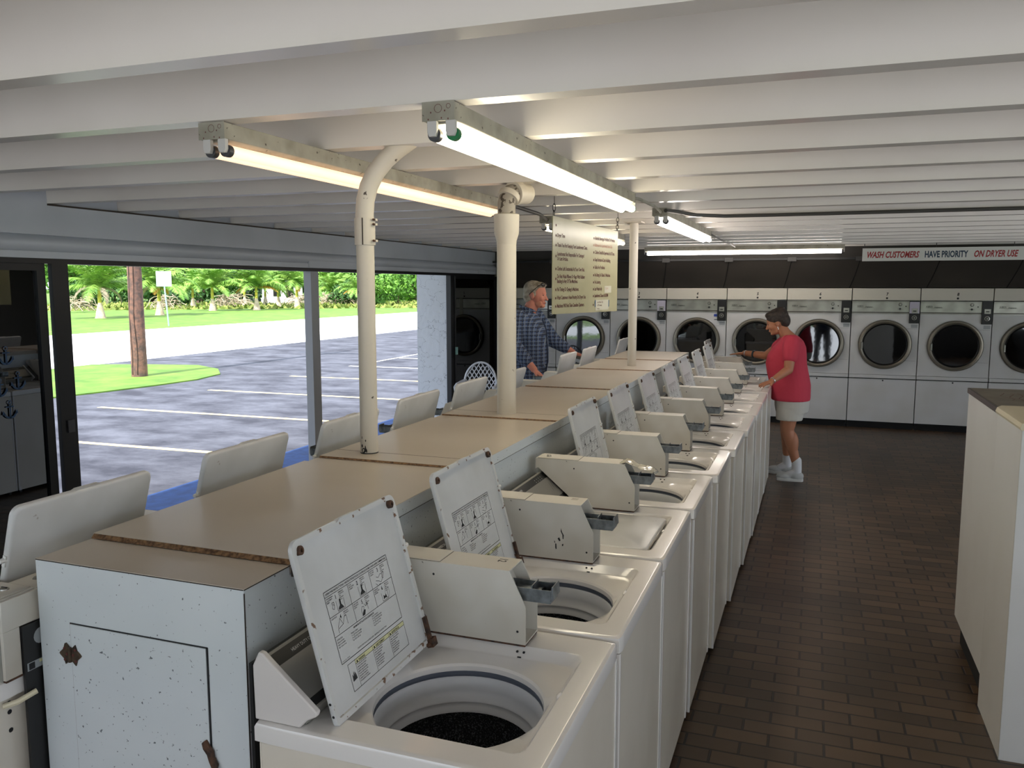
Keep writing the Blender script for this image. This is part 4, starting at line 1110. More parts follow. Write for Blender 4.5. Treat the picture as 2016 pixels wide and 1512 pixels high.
# ================================================================== DRYERS
def ytext(b, s, size, x, z, m, y=-0.0012, al='LEFT', sx=1.0, shear=0.0, bold=0.0):
    F = Matrix(((1,0,0,x),(0,0,-1,y),(0,1,0,z),(0,0,0,1)))
    b.text(s, size, F, m, al, sx, shear, bold)
def make_dryer(wd, n, label, paper=None):
    t = thing('tumble_dryer', label, 'dryer', (0,0,0), 0, 'dryers along the back wall')
    g = 0.004; D = YB - 11.75 - 0.005
    b = MB(); b.box(g, wd-g, 0.03, D, 0.0, 1.82, M['dry_body']); b.box(g, wd-g, 0.0, 0.03, 0.712, 1.50, M['dry_body'])
    b.box(wd-0.145, wd-0.02, -0.0006, 0, 1.311, 1.313, M['seam']); b.box(wd-0.145, wd-0.02, -0.0006, 0, 0.898, 0.9, M['seam'])
    b.obj('cabinet', t, 0.002, smooth=False)
    b = MB(); b.box(g, wd-g, -0.004, 0.03, 1.678, 1.830, M['dry_top']); tp = b.obj('top_panel', t, 0.002, smooth=False)
    b = MB(); cx = wd*0.515
    ytext(b, str(n), 0.052, cx, 1.738, M['ink'], -0.0050, 'CENTER', 0.85, 0.15, 0.04); b.obj('dryer_number', tp, smooth='flat')
    b = MB(); b.lathe([(0.013, 0), (0.010, -0.002), (0, -0.002)], M['black'], (cx, -0.004, 1.704), 14, None, 'y'); b.obj('lock', tp)
    b = MB(); b.prism([(0.0, 1.500), (-0.004, 1.503), (-0.006, 1.520), (-0.006, 1.664), (0.0, 1.674), (0.03, 1.674), (0.03, 1.5)], g, wd-0.124, M['steel'], Matrix(((0,1,0,0),(1,0,0,0),(0,0,1,0),(0,0,0,1))) @ Matrix.Identity(4)) if False else b.prism([(-0.004, 1.503), (-0.006, 1.520), (-0.006, 1.664), (0.0, 1.674), (0.03, 1.674), (0.03, 1.5)], g, wd-0.124, M['steel'], None, 'x')
    b.box(g, wd-0.124, -0.010, 0.0, 1.500, 1.508, M['steel']); b.box(g, wd-0.124, -0.0064, -0.006, 1.519, 1.526, M['seam']); b.box(g, wd-0.124, -0.0064, -0.006, 1.653, 1.655, M['seam'])
    cp = b.obj('control_panel', t, 0.001, smooth=False, label='brushed steel control strip')
    b = MB(); ytext(b, 'HUEBSCH', 0.030, 0.065, 1.588, M['ink'], -0.0068, 'LEFT', 0.55, 0.35, 0.02); ytext(b, 'Originators', 0.022, 0.160, 1.584, M['ink'], -0.0068, 'LEFT', 0.85, 0.35, 0.02); b.box(0.062, 0.262, -0.0068, -0.0064, 1.581, 1.583, M['ink']); b.obj('maker_lettering', cp, smooth='flat')
    kx = wd*0.713
    b = MB(); b.lathe([(0.018, 0), (0.018, -0.008), (0.013, -0.014), (0, -0.014)], M['steel'], (kx, -0.006, 1.624), 18, None, 'y'); b.lathe([(0.0195, -0.001), (0.022, -0.001)], M['ink'], (kx, -0.006, 1.624), 18, None, 'y'); b.obj('knob', cp)
    b = MB(); b.lathe([(0.013, 0), (0.012, -0.012), (0, -0.012)], M['black'], (kx, -0.006, 1.568), 16, None, 'y'); b.box(kx-0.030, kx+0.030, -0.0066, -0.006, 1.566, 1.569, M['ink']); b.obj('knob', cp, label='black knob')
    b = MB(); b.lathe([(0.008, 0), (0.006, -0.004), (0, -0.004)], M['black'], (kx+0.068, -0.006, 1.600), 12, None, 'y'); b.obj('indicator', cp)
    b = MB(); b.box(wd-0.122, wd-g-0.002, -0.034, 0.03, 1.385, 1.672, M['black'])
    cm = b.obj('coin_meter', t, 0.004, label='black coin meter')
    b = MB(); b.box(wd-0.098, wd-0.028, -0.038, -0.034, 1.515, 1.575, M['steel']); b.box(wd-0.082, wd-0.044, -0.044, -0.038, 1.536, 1.548, M['black']); b.obj('coin_slot', cm, 0.002)
    b = MB(); b.box(wd-0.103, wd-0.026, -0.037, -0.034, 1.420, 1.490, M['black']); b.lathe([(0.030, 0), (0.030, -0.003), (0.022, -0.004)], M['steel'], (wd-0.064, -0.037, 1.456), 18, None, 'y'); b.lathe([(0.012, -0.004), (0.010, -0.010), (0, -0.010)], M['steel'], (wd-0.064, -0.037, 1.456), 14, None, 'y'); b.obj('turn_lock', cm)
    b = MB(); b.box(wd-0.092, wd-0.018, -0.0008, 0, 1.325, 1.368, M['label_grey']); b.obj('sticker', t, smooth=False)
    b = MB(); c = (wd*0.515, 0, 1.106)
    b.lathe([(0.322, 0.001), (0.322, -0.010)], M['seam'], c, 56, None, 'y')
    b.lathe([(0.318, 0.0), (0.318, -0.030), (0.310, -0.042), (0.292, -0.046), (0.276, -0.038), (0.270, -0.020)], M['ring'], c, 56, None, 'y')
    b.lathe([(0.270, -0.020), (0.262, -0.024), (0.254, -0.016), (0.252, -0.010)], M['black'], c, 56, None, 'y')
    dr = b.obj('door', t, ang=30, label='round door with a dull metal ring')
    b = MB(); b.lathe([(0.253, 0.0), (0.0, 0.0)], M['mirror_glass'], (0, 0, 0), 56, None, 'y'); gl = b.obj('door_glass', dr, smooth=False, label='dark reflective glass')
    gl.location = (c[0], -0.014, c[2]); gl.rotation_euler = (-R({2: 1.0, 6: 0.42}.get(n, 0)), 0, 0)
    b = MB(); b.box(c[0]-0.282, c[0]-0.262, -0.056, -0.020, 1.045, 1.135, M['steel']); b.obj('handle', dr, 0.003)
    b = MB(); b.box(g, wd-g, -0.014, 0.03, 0.664, 0.708, M['dry_body']); b.obj('ledge', t, 0.003, smooth=False)
    b = MB(); b.box(g, wd-g, 0.0, 0.03, 0.088, 0.652, M['dry_body']); b.lathe([(0.010, 0), (0.008, -0.003), (0, -0.003)], M['black'], (wd*0.515, 0.0, 0.634), 12, None, 'y'); b.obj('lower_panel', t, 0.002, smooth=False)
    b = MB(); b.box(g, wd-g, 0.028, 0.031, 0.0, 0.09, M['void']); b.obj('kick_plate', t, smooth=False, label='black recessed plinth')
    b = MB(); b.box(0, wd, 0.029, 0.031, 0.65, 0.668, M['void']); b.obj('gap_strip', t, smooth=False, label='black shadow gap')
    if paper == 'meter':
        b = MB(); b.box(wd-0.124, wd-0.008, -0.037, -0.0345, 1.512, 1.658, mat('lavender_paper', (176, 172, 186), 0.7)); b.obj('paper_note', cm, smooth=False, label='blank pale paper taped on')
    if paper == 'strip':
        b = MB(); b.box(0.44, 0.50, -0.0080, -0.0068, 1.40, 1.675, M['paper']); b.obj('paper_note', cp, smooth=False, label='tall paper list')
    return t
DXs = [-4.40, -3.585, -2.768, -1.960, -1.134, -0.350, 0.457, 1.267, 2.087, 2.900, 3.71]
dl = ['white wall dryer numbered 1 in the dark corner beside the window wall', 'white wall dryer numbered 2, bright window view mirrored in its round door',
 'white wall dryer numbered 3, behind the slim white pole, pale paper on its coin meter', 'white wall dryer numbered 4, blue sticker right above its round door', 'white wall dryer numbered 5, behind the woman\'s head and arm',
 'white wall dryer numbered 6, legs mirrored in its round door behind the woman\'s back', 'white wall dryer numbered 7, grey paper covering the top of its coin meter', 'white wall dryer numbered 8 above the tall cabinets\' far end', 'white wall dryer numbered 9 cut by the right picture edge', 'white wall dryer numbered 10 right of the one numbered 9']
for i in range(10):
    t = make_dryer(DXs[i+1]-DXs[i]-0.002, i+1, dl[i], {0: 'strip', 2: 'meter', 6: 'meter'}.get(i))
    t.location = (DXs[i]+0.001, 11.75, 0)
    if i == 3:
        b = MB(); b.box(0.655, 0.705, -0.001, 0, 1.44, 1.475, mat('blue_sticker', (40, 66, 150), 0.5)); b.box(0.660, 0.71, -0.001, 0, 1.395, 1.402, M['ink_blue']); b.obj('sticker', t, smooth=False, label='blue sticker')
# hood of curved dark sheets above the dryers
t = thing('dryer_hood', 'long hood of dark curved sheets above the dryers', 'hood', (0, 11.75, 1.835))
def hood_pt(x0, s):
    a = s * PI/2
    return (x0 + 0.10*s, 0.02 - 0.36*s**1.25, 0.005 + 0.365*s - 0.03*math.sin(s*PI))
hx = [-4.42, -3.62, -2.80, -2.02, -1.19, -0.40, 0.42, 1.33, 2.22, 3.05, 3.85, 4.50]
for i in range(len(hx)-1):
    b = MB(); rows = []
    for k in range(9):
        s = k/8; a = hood_pt(hx[i]+0.004, s); c = hood_pt(hx[i+1]-0.004, s); rows.append([a, c, (c[0], c[1]+0.004, c[2]), (a[0], a[1]+0.004, a[2])])
    b.loft([[Vector((min(p[0], 4.58), p[1], p[2])) for p in r_] for r_ in rows], M['hood']); b.obj('hood_panel', t)
    b = MB(); b.tube([hood_pt(hx[i], k/8) for k in range(9)], 0.006, M['void'], 6); b.obj('hood_seam', t)
    p = hood_pt(hx[i], 1.0)
    if i: 
        b = MB(); b.box(p[0]-0.055, p[0]+0.055, p[1]-0.02, p[1]+0.02, p[2]-0.03, p[2]+0.030, M['hood_bar']); b.obj('hood_bracket', t, 0.003)
b = MB(); b.box(-4.45, 4.58, -0.355, -0.325, 0.360, 0.385, M['black']); b.obj('hood_rail', t, smooth=False)

# banner
t = thing('banner_sign', 'long white banner with red and blue hand-painted letters, above the dryers', 'sign', (0.518, 10.955, 2.161), 0)
b = MB(); b.box(0, 2.05, 0, 0.012, -0.004, 0.150, M['banner']); b.obj('board', t, 0.002, smooth=False)
b = MB(); x = 0.045
for (s, mm, sh) in (('WASH CUSTOMERS', 'ink_red', 0.28), ('HAVE PRIORITY', 'ink_blue', 0.0), ('ON DRYER USE', 'ink_red', 0.28)):
    vs, fs = text_geo(s, 0.103, 'LEFT', sh, 0.032); sx = 0.625
    w = max(v[0] for v in vs) * sx
    ytext(b, s, 0.103, x, 0.036, M[mm], -0.0012, 'LEFT', sx, sh, 0.032); x += w + 0.055
b.obj('sign_lettering', t, smooth='flat')
for hx_ in (0.02, 0.80, 1.60):
    b = MB(); b.tube([(hx_, 0.006, 0.148), (hx_, 0.006, 0.204)], 0.004, M['hood_bar'], 8); b.obj('hanger', t)

# ================================================================== CABINETS ON THE RIGHT
t = thing('laundry_cabinet', 'tall white cabinet with a cream metal cover at the right picture edge', 'cabinet', (0.755, 3.548, 0))
b = MB(); b.box(0, 0.80, 0.0, 0.455, 0.0, 1.318, M['shelf_white']); b.box(-0.0015, 0.0, 0.0, 0.010, 0.0, 1.318, M['banner']); b.obj('body', t, 0.008)  # thin corner strip drawn as the vertical edge's highlight
b = MB(); b.prism([(-0.006, 1.320), (-0.010, 1.330), (-0.004, 1.346), (0.012, 1.354), (0.80, 1.356), (0.80, 1.320)], -0.008, 0.455, M['cream'])
for k in range(5): b.box(0.08+0.09*k, 0.11+0.09*k, 0.06+0.045*k, 0.066+0.045*k, 1.3550, 1.3568, M['seam'])
b.obj('cover', t, 0.004, label='cream cover with slots')
t = thing('laundry_cabinet', 'tall white cabinet with a worn scribbled top and dark edge, behind the cream-covered one', 'cabinet', (0.757, 4.010, 0))
b = MB(); b.box(0, 0.80, 0.0, 0.722, 0.14, 1.318, M['shelf_white']); b.obj('body', t, 0.003)
b = MB(); b.box(0.03, 0.78, 0.14, 0.70, 0.0, 0.14, M['void']); b.obj('plinth', t, label='black plinth')
b = MB(); b.box(-0.006, 0.80, 0.0, 0.728, 1.319, 1.344, M['dark_trim']); b.box(0.004, 0.80, 0.006, 0.718, 1.344, 1.3455, M['cut_top'])
b.obj('worktop', t, 0.001, label='worn brown top with a dark edge')
b = MB(); wr = random.Random(9)
for k in range(9):
    x = 0.10 + 0.032*k; pts = []
    for q in range(7): pts.append((x + 0.02*math.sin(q*1.3+k), 0.25 + 0.045*q + wr.uniform(-0.015, 0.015)))
    for q in range(6): b.line(pts[q], pts[q+1], 0.004, M['ink_brown'], Matrix.Translation((0,0,1.3458)))
b.obj('scribble', t, smooth='flat', label='faint scribbled marks')

# ================================================================== RESIN CHAIR
t = thing('resin_chair', 'white resin chair with lattice back in the far corner by the window wall', 'chair', (-3.86, 9.35, 0), R(12))
b = MB()
rim = [(0.19*math.cos(a)*1.05, 0.24 - 0.03*math.cos(2*a) + 0.02, 0.66 + 0.245*math.sin(a)) for a in [PI*k/16 for k in range(-1, 18)]]
b.tube(rim, 0.013, M['chair'], 8)
for k in range(-5, 6):
    for s in (-1, 1):
        pts = []
        for q in range(15):
            x = 0.055*k + s*(q-7)*0.0275*0.8; z = 0.66 + (q-7)*0.034
            if abs(x) < 0.195 and z < 0.66 + 0.24*math.sqrt(max(0, 1-(x/0.2)**2)) and z > 0.50: pts.append((x, 0.26-0.6*x*x, z))
        if len(pts) > 1: b.tube(pts, 0.007, M['chair'], 6)
b.obj('backrest', t)
b = MB(); b.prism([(-0.21, -0.20), (0.21, -0.20), (0.20, 0.22), (-0.20, 0.22)], 0.42, 0.435, M['chair'], None, 'z'); b.obj('seat', t, 0.006)
for s in (-1, 1):
    b = MB(); b.tube([(s*0.235, -0.20, 0.64), (s*0.25, 0.0, 0.655), (s*0.205, 0.25, 0.68)], [0.02, 0.022, 0.018], M['chair'], 10); b.obj('armrest', t)
    b = MB(); b.tube([(s*0.24, -0.23, 0), (s*0.215, -0.19, 0.42), (s*0.235, -0.19, 0.64)], [0.017, 0.02, 0.016], M['chair'], 8); b.obj('leg', t)
    b = MB(); b.tube([(s*0.22, 0.28, 0), (s*0.195, 0.22, 0.42), (s*0.20, 0.26, 0.62)], [0.017, 0.02, 0.015], M['chair'], 8); b.obj('leg', t)
anchor(3.607, 1.40, 0.105, 'dark blue anchor sticker, highest on the dark sliding glass')
anchor(3.676, 1.243, 0.105, 'dark blue anchor sticker, middle right on the dark sliding glass')
anchor(3.552, 1.213, 0.105, 'dark blue anchor sticker cut by the left picture edge')
anchor(3.608, 1.074, 0.105, 'dark blue anchor sticker, lowest on the dark sliding glass')

# ================================================================== PEOPLE
def remesh(mb, name, voxel, mats, smooth_it=4, fac=0.5):
    me = bpy.data.meshes.new('tmp'); me.from_pydata(mb.v, [], mb.f)
    bm = bmesh.new(); bm.from_mesh(me); bmesh.ops.recalc_face_normals(bm, faces=bm.faces[:]); bm.to_mesh(me); bm.free()
    o = bpy.data.objects.new('tmp', me); COL.objects.link(o)
    m1 = o.modifiers.new('r', 'REMESH'); m1.mode = 'VOXEL'; m1.voxel_size = voxel; m1.use_smooth_shade = True
    if smooth_it:
        m2 = o.modifiers.new('s', 'SMOOTH'); m2.factor = fac; m2.iterations = smooth_it
    bpy.context.view_layer.update()
    dg = bpy.context.evaluated_depsgraph_get()
    out = bpy.data.meshes.new_from_object(o.evaluated_get(dg)); out.name = name
    bpy.data.objects.remove(o); bpy.data.meshes.remove(me)
    out.materials.clear()
    for m in mats: out.materials.append(m)
    out.shade_smooth()
    return out
def rm_obj(mb, name, parent, voxel, mats, it=4, **kw):
    o = bpy.data.objects.new(name, remesh(mb, name, voxel, mats, it)); COL.objects.link(o); o.parent = parent
    for k, v in kw.items(): o[k] = v
    return o
DM = M['black']
def ellr(b, c, r, rot=(0,0,0), n=12):
    F = Matrix.Translation(c) @ Euler(rot).to_matrix().to_4x4()
    b.ell((0,0,0), r, DM, n, F)
def limb(b, pts, rad, n=18):
    """tapered chain with round joints"""
    b2 = []
    P = [Vector(p) for p in pts]
    # densify with smooth interpolation
    q = []; rr = []
    for i in range(len(P)-1):
        for k in range(6):
            t = k/6; q.append(P[i].lerp(P[i+1], t)); rr.append(rad[i]*(1-t)+rad[i+1]*t)
    q.append(P[-1]); rr.append(rad[-1])
    b.tube(q, rr, DM, n)
    for p, r in ((P[0], rad[0]), (P[-1], rad[-1])): b.ell(p, (r, r, r), DM, 8)
    for p, r in zip(P[1:-1], rad[1:-1]): b.ell(p, (r, r, r), DM, 8)
def torso_loft(b, secs, n=28):
    """secs: (cx, cy, z, rx, ry)"""
    b.loft([[(c[0] + c[3]*math.copysign(abs(math.cos(2*PI*k/n))**0.9, math.cos(2*PI*k/n)), c[1] + c[4]*math.copysign(abs(math.sin(2*PI*k/n))**0.85, math.sin(2*PI*k/n)), c[2]) for k in range(n)] for c in secs], DM)
def hand(b, wrist, fdir, palm_n, side, s=1.0, curl=0.25):
    """five fingers; fdir = finger direction, palm_n = direction the palm faces, side = +1/-1 thumb side"""
    w = Vector(wrist); f = Vector(fdir).normalized(); n = Vector(palm_n); n = (n - f*n.dot(f)).normalized(); l = f.cross(n) * side
    pc = w + f*0.052*s
    F = Matrix(((f.x, l.x, n.x, pc.x), (f.y, l.y, n.y, pc.y), (f.z, l.z, n.z, pc.z), (0,0,0,1)))
    b.ell((0,0,0), (0.052*s, 0.040*s, 0.0155*s), DM, 10, F)
    L = [0.072, 0.080, 0.075, 0.058]; off = [0.030, 0.010, -0.011, -0.030]
    for i in range(4):
        p0 = w + f*(0.085 - abs(off[i])*0.25)*s + l*off[i]*s
        spread = (l*off[i]*0.35/0.03)
        d = (f + spread*0.22).normalized()
        p1 = p0 + d*L[i]*0.42*s
        d2 = (d + n*curl).normalized(); p2 = p1 + d2*L[i]*0.32*s
        d3 = (d + n*curl*2.2).normalized(); p3 = p2 + d3*L[i]*0.26*s
        limb(b, [w + f*0.05*s + l*off[i]*0.8*s, p0, p1, p2, p3], [0.010*s, 0.0095*s, 0.0088*s, 0.0082*s, 0.0072*s], 10)
    t0 = w + f*0.018*s + l*0.022*s; t1 = w + f*0.045*s + l*0.050*s + n*0.006*s; t2 = w + f*0.075*s + l*0.062*s + n*0.012*s
    limb(b, [t0, t1, t2], [0.014*s, 0.0115*s, 0.0085*s], 10)

def head(b, c, s=1.0, pitch=0.0, yaw=0.0):
    """c = centre of skull; faces +x"""
    H = Matrix.Translation(c) @ Matrix.Rotation(yaw, 4, 'Z') @ Matrix.Rotation(pitch, 4, 'Y') @ Matrix.Scale(s, 4)
    def e(p, r, rot=(0,0,0)):
        F = H @ Matrix.Translation(p) @ Euler(rot).to_matrix().to_4x4(); b.ell((0,0,0), r, DM, 12, F)
    e((-0.010, 0, 0.025), (0.098, 0.076, 0.090))        # cranium
    e((0.030, 0, -0.012), (0.062, 0.064, 0.082))        # face
    e((0.036, 0, -0.070), (0.046, 0.048, 0.042))        # jaw
    e((0.070, 0, -0.092), (0.020, 0.022, 0.016))        # chin
    e((0.074, 0, 0.022), (0.018, 0.046, 0.012))         # brow
    e((0.096, 0, -0.014), (0.012, 0.011, 0.026), (0, R(-22), 0))   # nose bridge
    e((0.106, 0, -0.030), (0.014, 0.0150, 0.012))       # nose tip
    e((0.086, 0, -0.058), (0.012, 0.022, 0.0085))       # lips
    e((0.084, 0, -0.066), (0.011, 0.019, 0.0070))
    for sg in (-1, 1):
        e((0.064, sg*0.040, -0.024), (0.022, 0.020, 0.022))   # cheek
        e((-0.006, sg*0.077, -0.008), (0.019, 0.009, 0.031), (0, R(-10), sg*R(18)))  # ear
    return H
def feature(parent, name, H, items, m, **kw):
    b = MB()
    for (p, r, rot) in items:
        b.ell((0,0,0), r, m, 8, H @ Matrix.Translation(p) @ Euler(rot).to_matrix().to_4x4())
    return b.obj(name, parent, **kw)
def face_parts(t, H, lips=True):
    feature(t, 'eye', H, [((0.078, -0.030, 0.006), (0.0075, 0.0115, 0.0045), (0,0,0))], M['eye'])
    feature(t, 'eye', H, [((0.078, 0.030, 0.006), (0.0075, 0.0115, 0.0045), (0,0,0))], M['eye'])
    feature(t, 'mouth', H, [((0.096, 0, -0.061), (0.0035, 0.020, 0.0028), (0,0,0))], M['lips'])

# ---- woman in the coral tee: local x = towards the washers (-X in the room)
woman = thing('person', 'person in coral red tee and grey shorts leaning on the far washers', 'person', (-0.15, 8.35, 0), PI)
def L2(p, org=(-0.15, 8.35)):   # room point -> local of a figure turned by 180 degrees
    return (-(p[0]-org[0]), -(p[1]-org[1]), p[2])
ls, le, lw_, lt = L2((-0.185, 8.17, 1.335)), L2((-0.205, 8.10, 1.085)), L2((-0.345, 7.98, 0.985)), L2((-0.46, 7.86, 0.945))
rs, re, rw = L2((-0.22, 8.50, 1.335)), L2((-0.44, 8.66, 1.165)), L2((-0.655, 8.76, 1.178))
b = MB()
torso_loft(b, [(0.02,0,0.70,0.12,0.16), (0.02,0,0.80,0.145,0.18), (0.03,0,0.92,0.160,0.180), (0.06,0,1.02,0.165,0.165), (0.07,0,1.16,0.160,0.160), (0.05,0,1.27,0.135,0.165), (0.045,0,1.34,0.095,0.165), (0.06,0,1.385,0.055,0.085), (0.085,0,1.40,0.045,0.05)])
limb(b, [(0.055,0,1.36), (0.105,0,1.41), (0.14,0,1.46)], [0.060, 0.054, 0.054])
hc = (0.185, 0, 1.512)
H = head(b, hc, 0.98, R(20))
# her left arm is on the viewer's side: local +y
limb(b, [ls, le, lw_], [0.058, 0.044, 0.027]); limb(b, [rs, re, rw], [0.056, 0.042, 0.027])
f1 = Vector(lt) - Vector(lw_)
hand(b, lw_, (f1.x, f1.y, f1.z), (0.1, 0, -1), 1, 0.95, 0.22)
hand(b, rw, (0.95, -0.25, -0.12), (0.05, 0, -1), -1, 0.95, 0.08)
limb(b, [(0.02, 0.095, 0.80), (0.045, 0.10, 0.49), (-0.045, 0.09, 0.17), (-0.05, 0.09, 0.09)], [0.100, 0.060, 0.040, 0.038])
limb(b, [(0.02, -0.095, 0.80), (0.065, -0.13, 0.49), (0.045, -0.20, 0.17), (0.045, -0.20, 0.09)], [0.100, 0.060, 0.040, 0.038])
ellr(b, (-0.005, 0.10, 0.36), (0.056, 0.052, 0.12)); ellr(b, (0.03, -0.165, 0.36), (0.056, 0.052, 0.12))
limb(b, [(-0.06, 0.09, 0.05), (0.07, 0.10, 0.035)], [0.038, 0.028]); limb(b, [(0.035, -0.20, 0.05), (0.165, -0.20, 0.035)], [0.038, 0.028])
body = rm_obj(b, 'body', woman, 0.0055, [M['skin_f']], 3)
face_parts(woman, H)
b = MB()
def hell(p, r, rot=(0,0,0)): b.ell((0,0,0), r, DM, 12, H @ Matrix.Translation(p) @ Euler(rot).to_matrix().to_4x4())
hell((-0.024, 0, 0.052), (0.106, 0.092, 0.086)); hell((-0.070, 0, 0.005), (0.062, 0.080, 0.080)); hell((0.028, 0, 0.092), (0.058, 0.070, 0.034)); hell((-0.050, 0, 0.09), (0.07, 0.07, 0.05)); hell((0.0, 0.078, 0.035), (0.028, 0.014, 0.030)); hell((0.0, -0.078, 0.035), (0.028, 0.014, 0.030))
rm_obj(b, 'hair', woman, 0.006, [M['hair_brown']], 2)
feature(woman, 'earring', H, [((0.000, 0.086, -0.046), (0.005, 0.003, 0.007), (0,0,0)), ((0.000, 0.086, -0.062), (0.005, 0.003, 0.007), (0,0,0))], M['ink_white'])
b = MB()
torso_loft(b, [(0.03,0,0.775,0.178,0.212), (0.035,0,0.80,0.185,0.218), (0.04,0,0.92,0.188,0.215), (0.065,0,1.02,0.192,0.196), (0.085,0,1.12,0.190,0.190), (0.080,0,1.20,0.180,0.188), (0.060,0,1.28,0.152,0.192), (0.045,0,1.34,0.110,0.185), (0.052,0,1.385,0.070,0.100), (0.062,0,1.398,0.05,0.07)])
ellr(b, (0.165, 0.085, 1.165), (0.085, 0.080, 0.075)); ellr(b, (0.165, -0.085, 1.165), (0.085, 0.080, 0.075))
def slv(a, c, f, r0, r1):
    a, c = Vector(a), Vector(c); limb(b, [a, a.lerp(c, f*0.5), a.lerp(c, f)], [r0, (r0+r1)/2+0.004, r1])
slv(ls, le, 0.52, 0.078, 0.070); slv(rs, re, 0.46, 0.078, 0.068)
rm_obj(b, 'tee_shirt', woman, 0.008, [M['pink']], 5, label='coral red short-sleeved tee')
b = MB()
torso_loft(b, [(0.015,0,0.66,0.150,0.195), (0.018,0,0.72,0.160,0.202), (0.02,0,0.80,0.162,0.202), (0.03,0,0.86,0.160,0.195)])
for sg, kx, ky in ((1, 0.035, 0.10), (-1, 0.045, -0.115)):
    b.loft([[(cx + rx*math.cos(2*PI*k/20), cy + ry*math.sin(2*PI*k/20), z) for k in range(20)] for (cx, cy, z, rx, ry) in ((kx, ky, 0.590, 0.122, 0.102), (0.03, sg*0.095, 0.68, 0.128, 0.105), (0.02, sg*0.09, 0.78, 0.14, 0.105))], DM)
rm_obj(b, 'shorts', woman, 0.008, [M['shorts']], 3, label='light grey shorts')
for (p0, p1, p2, c0) in (((-0.047,0.09,0.195), (-0.052,0.09,0.09), (0.03,0.095,0.05), (0.0,0.10)), ((0.045,-0.20,0.195), (0.043,-0.20,0.09), (0.12,-0.20,0.05), (0.095,-0.20))):
    b = MB(); limb(b, [p0, p1, p2], [0.047, 0.046, 0.036]); rm_obj(b, 'sock', woman, 0.006, [M['sock']], 2)
    b = MB(); cx, cy = c0
    b.loft([[(cx + x, cy + y*w, z) for (x, y) in [(-0.115,0),(-0.10,0.03),(-0.05,0.037),(0.02,0.042),(0.09,0.042),(0.125,0.025),(0.132,0),(0.125,-0.025),(0.09,-0.042),(0.02,-0.042),(-0.05,-0.037),(-0.10,-0.03)]] for (z, w) in ((0.0, 1.0), (0.022, 1.04), (0.028, 0.98))], DM)
    sh = MB()
    ellr(sh, (cx+0.055, cy, 0.038), (0.082, 0.045, 0.040)); ellr(sh, (cx-0.045, cy, 0.050), (0.074, 0.042, 0.052)); ellr(sh, (cx+0.005, cy, 0.055), (0.07, 0.038, 0.035), (0, R(18), 0))
    sh2 = rm_obj(sh, 'shoe', woman, 0.006, [M['shoe']], 3); 
    so = b.obj('sole', sh2); so.data.materials.clear(); so.data.materials.append(M['sole'])
def band(parent, name, a, c, f, r, w, m):
    a, c = Vector(a), Vector(c); p = a.lerp(c, f); d = (c-a).normalized()
    b = MB(); b.tube([p - d*w/2, p + d*w/2], r, m, 18); return b.obj(name, parent)
band(woman, 'bracelet', le, lw_, 0.93, 0.031, 0.008, M['gold']); band(woman, 'bracelet', re, rw, 0.95, 0.031, 0.010, M['gold']); band(woman, 'watch_strap', re, rw, 0.55, 0.041, 0.016, M['strap'])

# ---- man in plaid: faces +X
man = thing('person', 'person in blue plaid shirt, sunglasses on grey hair, leaning on the washers', 'person', (-2.60, 7.60, 0), 0)
def L0(p, org=(-2.60, 7.60)): return (p[0]-org[0], p[1]-org[1], p[2])
ns, ne, nw = L0((-2.64, 7.42, 1.55)), L0((-2.66, 7.33, 1.31)), L0((-2.43, 7.285, 1.085))
fs, fe, fw = L0((-2.60, 7.82, 1.55)), L0((-2.47, 7.98, 1.32)), L0((-2.27, 8.03, 1.195))
b = MB()
torso_loft(b, [(-0.02,0,0.86,0.13,0.17), (-0.02,0,0.98,0.15,0.18), (0.00,0,1.12,0.165,0.175), (0.00,0,1.28,0.155,0.175), (-0.01,0,1.42,0.145,0.19), (-0.02,0,1.53,0.105,0.19), (-0.01,0,1.60,0.06,0.10), (0.0,0,1.62,0.05,0.06)])
limb(b, [(-0.01,0,1.56), (0.015,0,1.62), (0.045,0,1.69)], [0.072, 0.066, 0.064])
hc = (0.078, 0, 1.775)
HM = head(b, hc, 1.09, R(6))
limb(b, [ns, ne, nw], [0.062, 0.050, 0.032]); limb(b, [fs, fe, fw], [0.062, 0.050, 0.032])
hand(b, nw, (0.78, -0.05, -0.62), (-0.4, 0, -0.9), -1, 1.05, 0.15)
hand(b, fw, (0.93, 0.1, -0.30), (-0.1, 0, -1), 1, 1.05, 0.15)
for sg in (-1, 1):
    limb(b, [(-0.03, sg*0.10, 0.95), (-0.02, sg*0.12, 0.52), (-0.06, sg*0.13, 0.10)], [0.105, 0.066, 0.045]); limb(b, [(-0.07, sg*0.13, 0.05), (0.10, sg*0.14, 0.035)], [0.042, 0.030])
rm_obj(b, 'body', man, 0.0065, [M['skin_m']], 3)
face_parts(man, HM)
b = MB()
def mell(p, r, rot=(0,0,0)): b.ell((0,0,0), r, DM, 12, HM @ Matrix.Translation(p) @ Euler(rot).to_matrix().to_4x4())
mell((-0.026, 0, 0.046), (0.094, 0.083, 0.080)); mell((-0.058, 0, -0.010), (0.056, 0.072, 0.074)); mell((0.030, 0, 0.088), (0.055, 0.062, 0.030)); mell((0.004, 0.068, 0.012), (0.020, 0.012, 0.030)); mell((0.004, -0.068, 0.012), (0.020, 0.012, 0.030))
rm_obj(b, 'hair', man, 0.006, [M['hair_grey']], 2)
feature(man, 'beard', HM, [((0.066, 0, -0.088), (0.030, 0.032, 0.022), (0,0,0)), ((0.045, 0.040, -0.070), (0.035, 0.014, 0.028), (0,0,0)), ((0.045, -0.040, -0.070), (0.035, 0.014, 0.028), (0,0,0))], M['beard'])
b = MB()
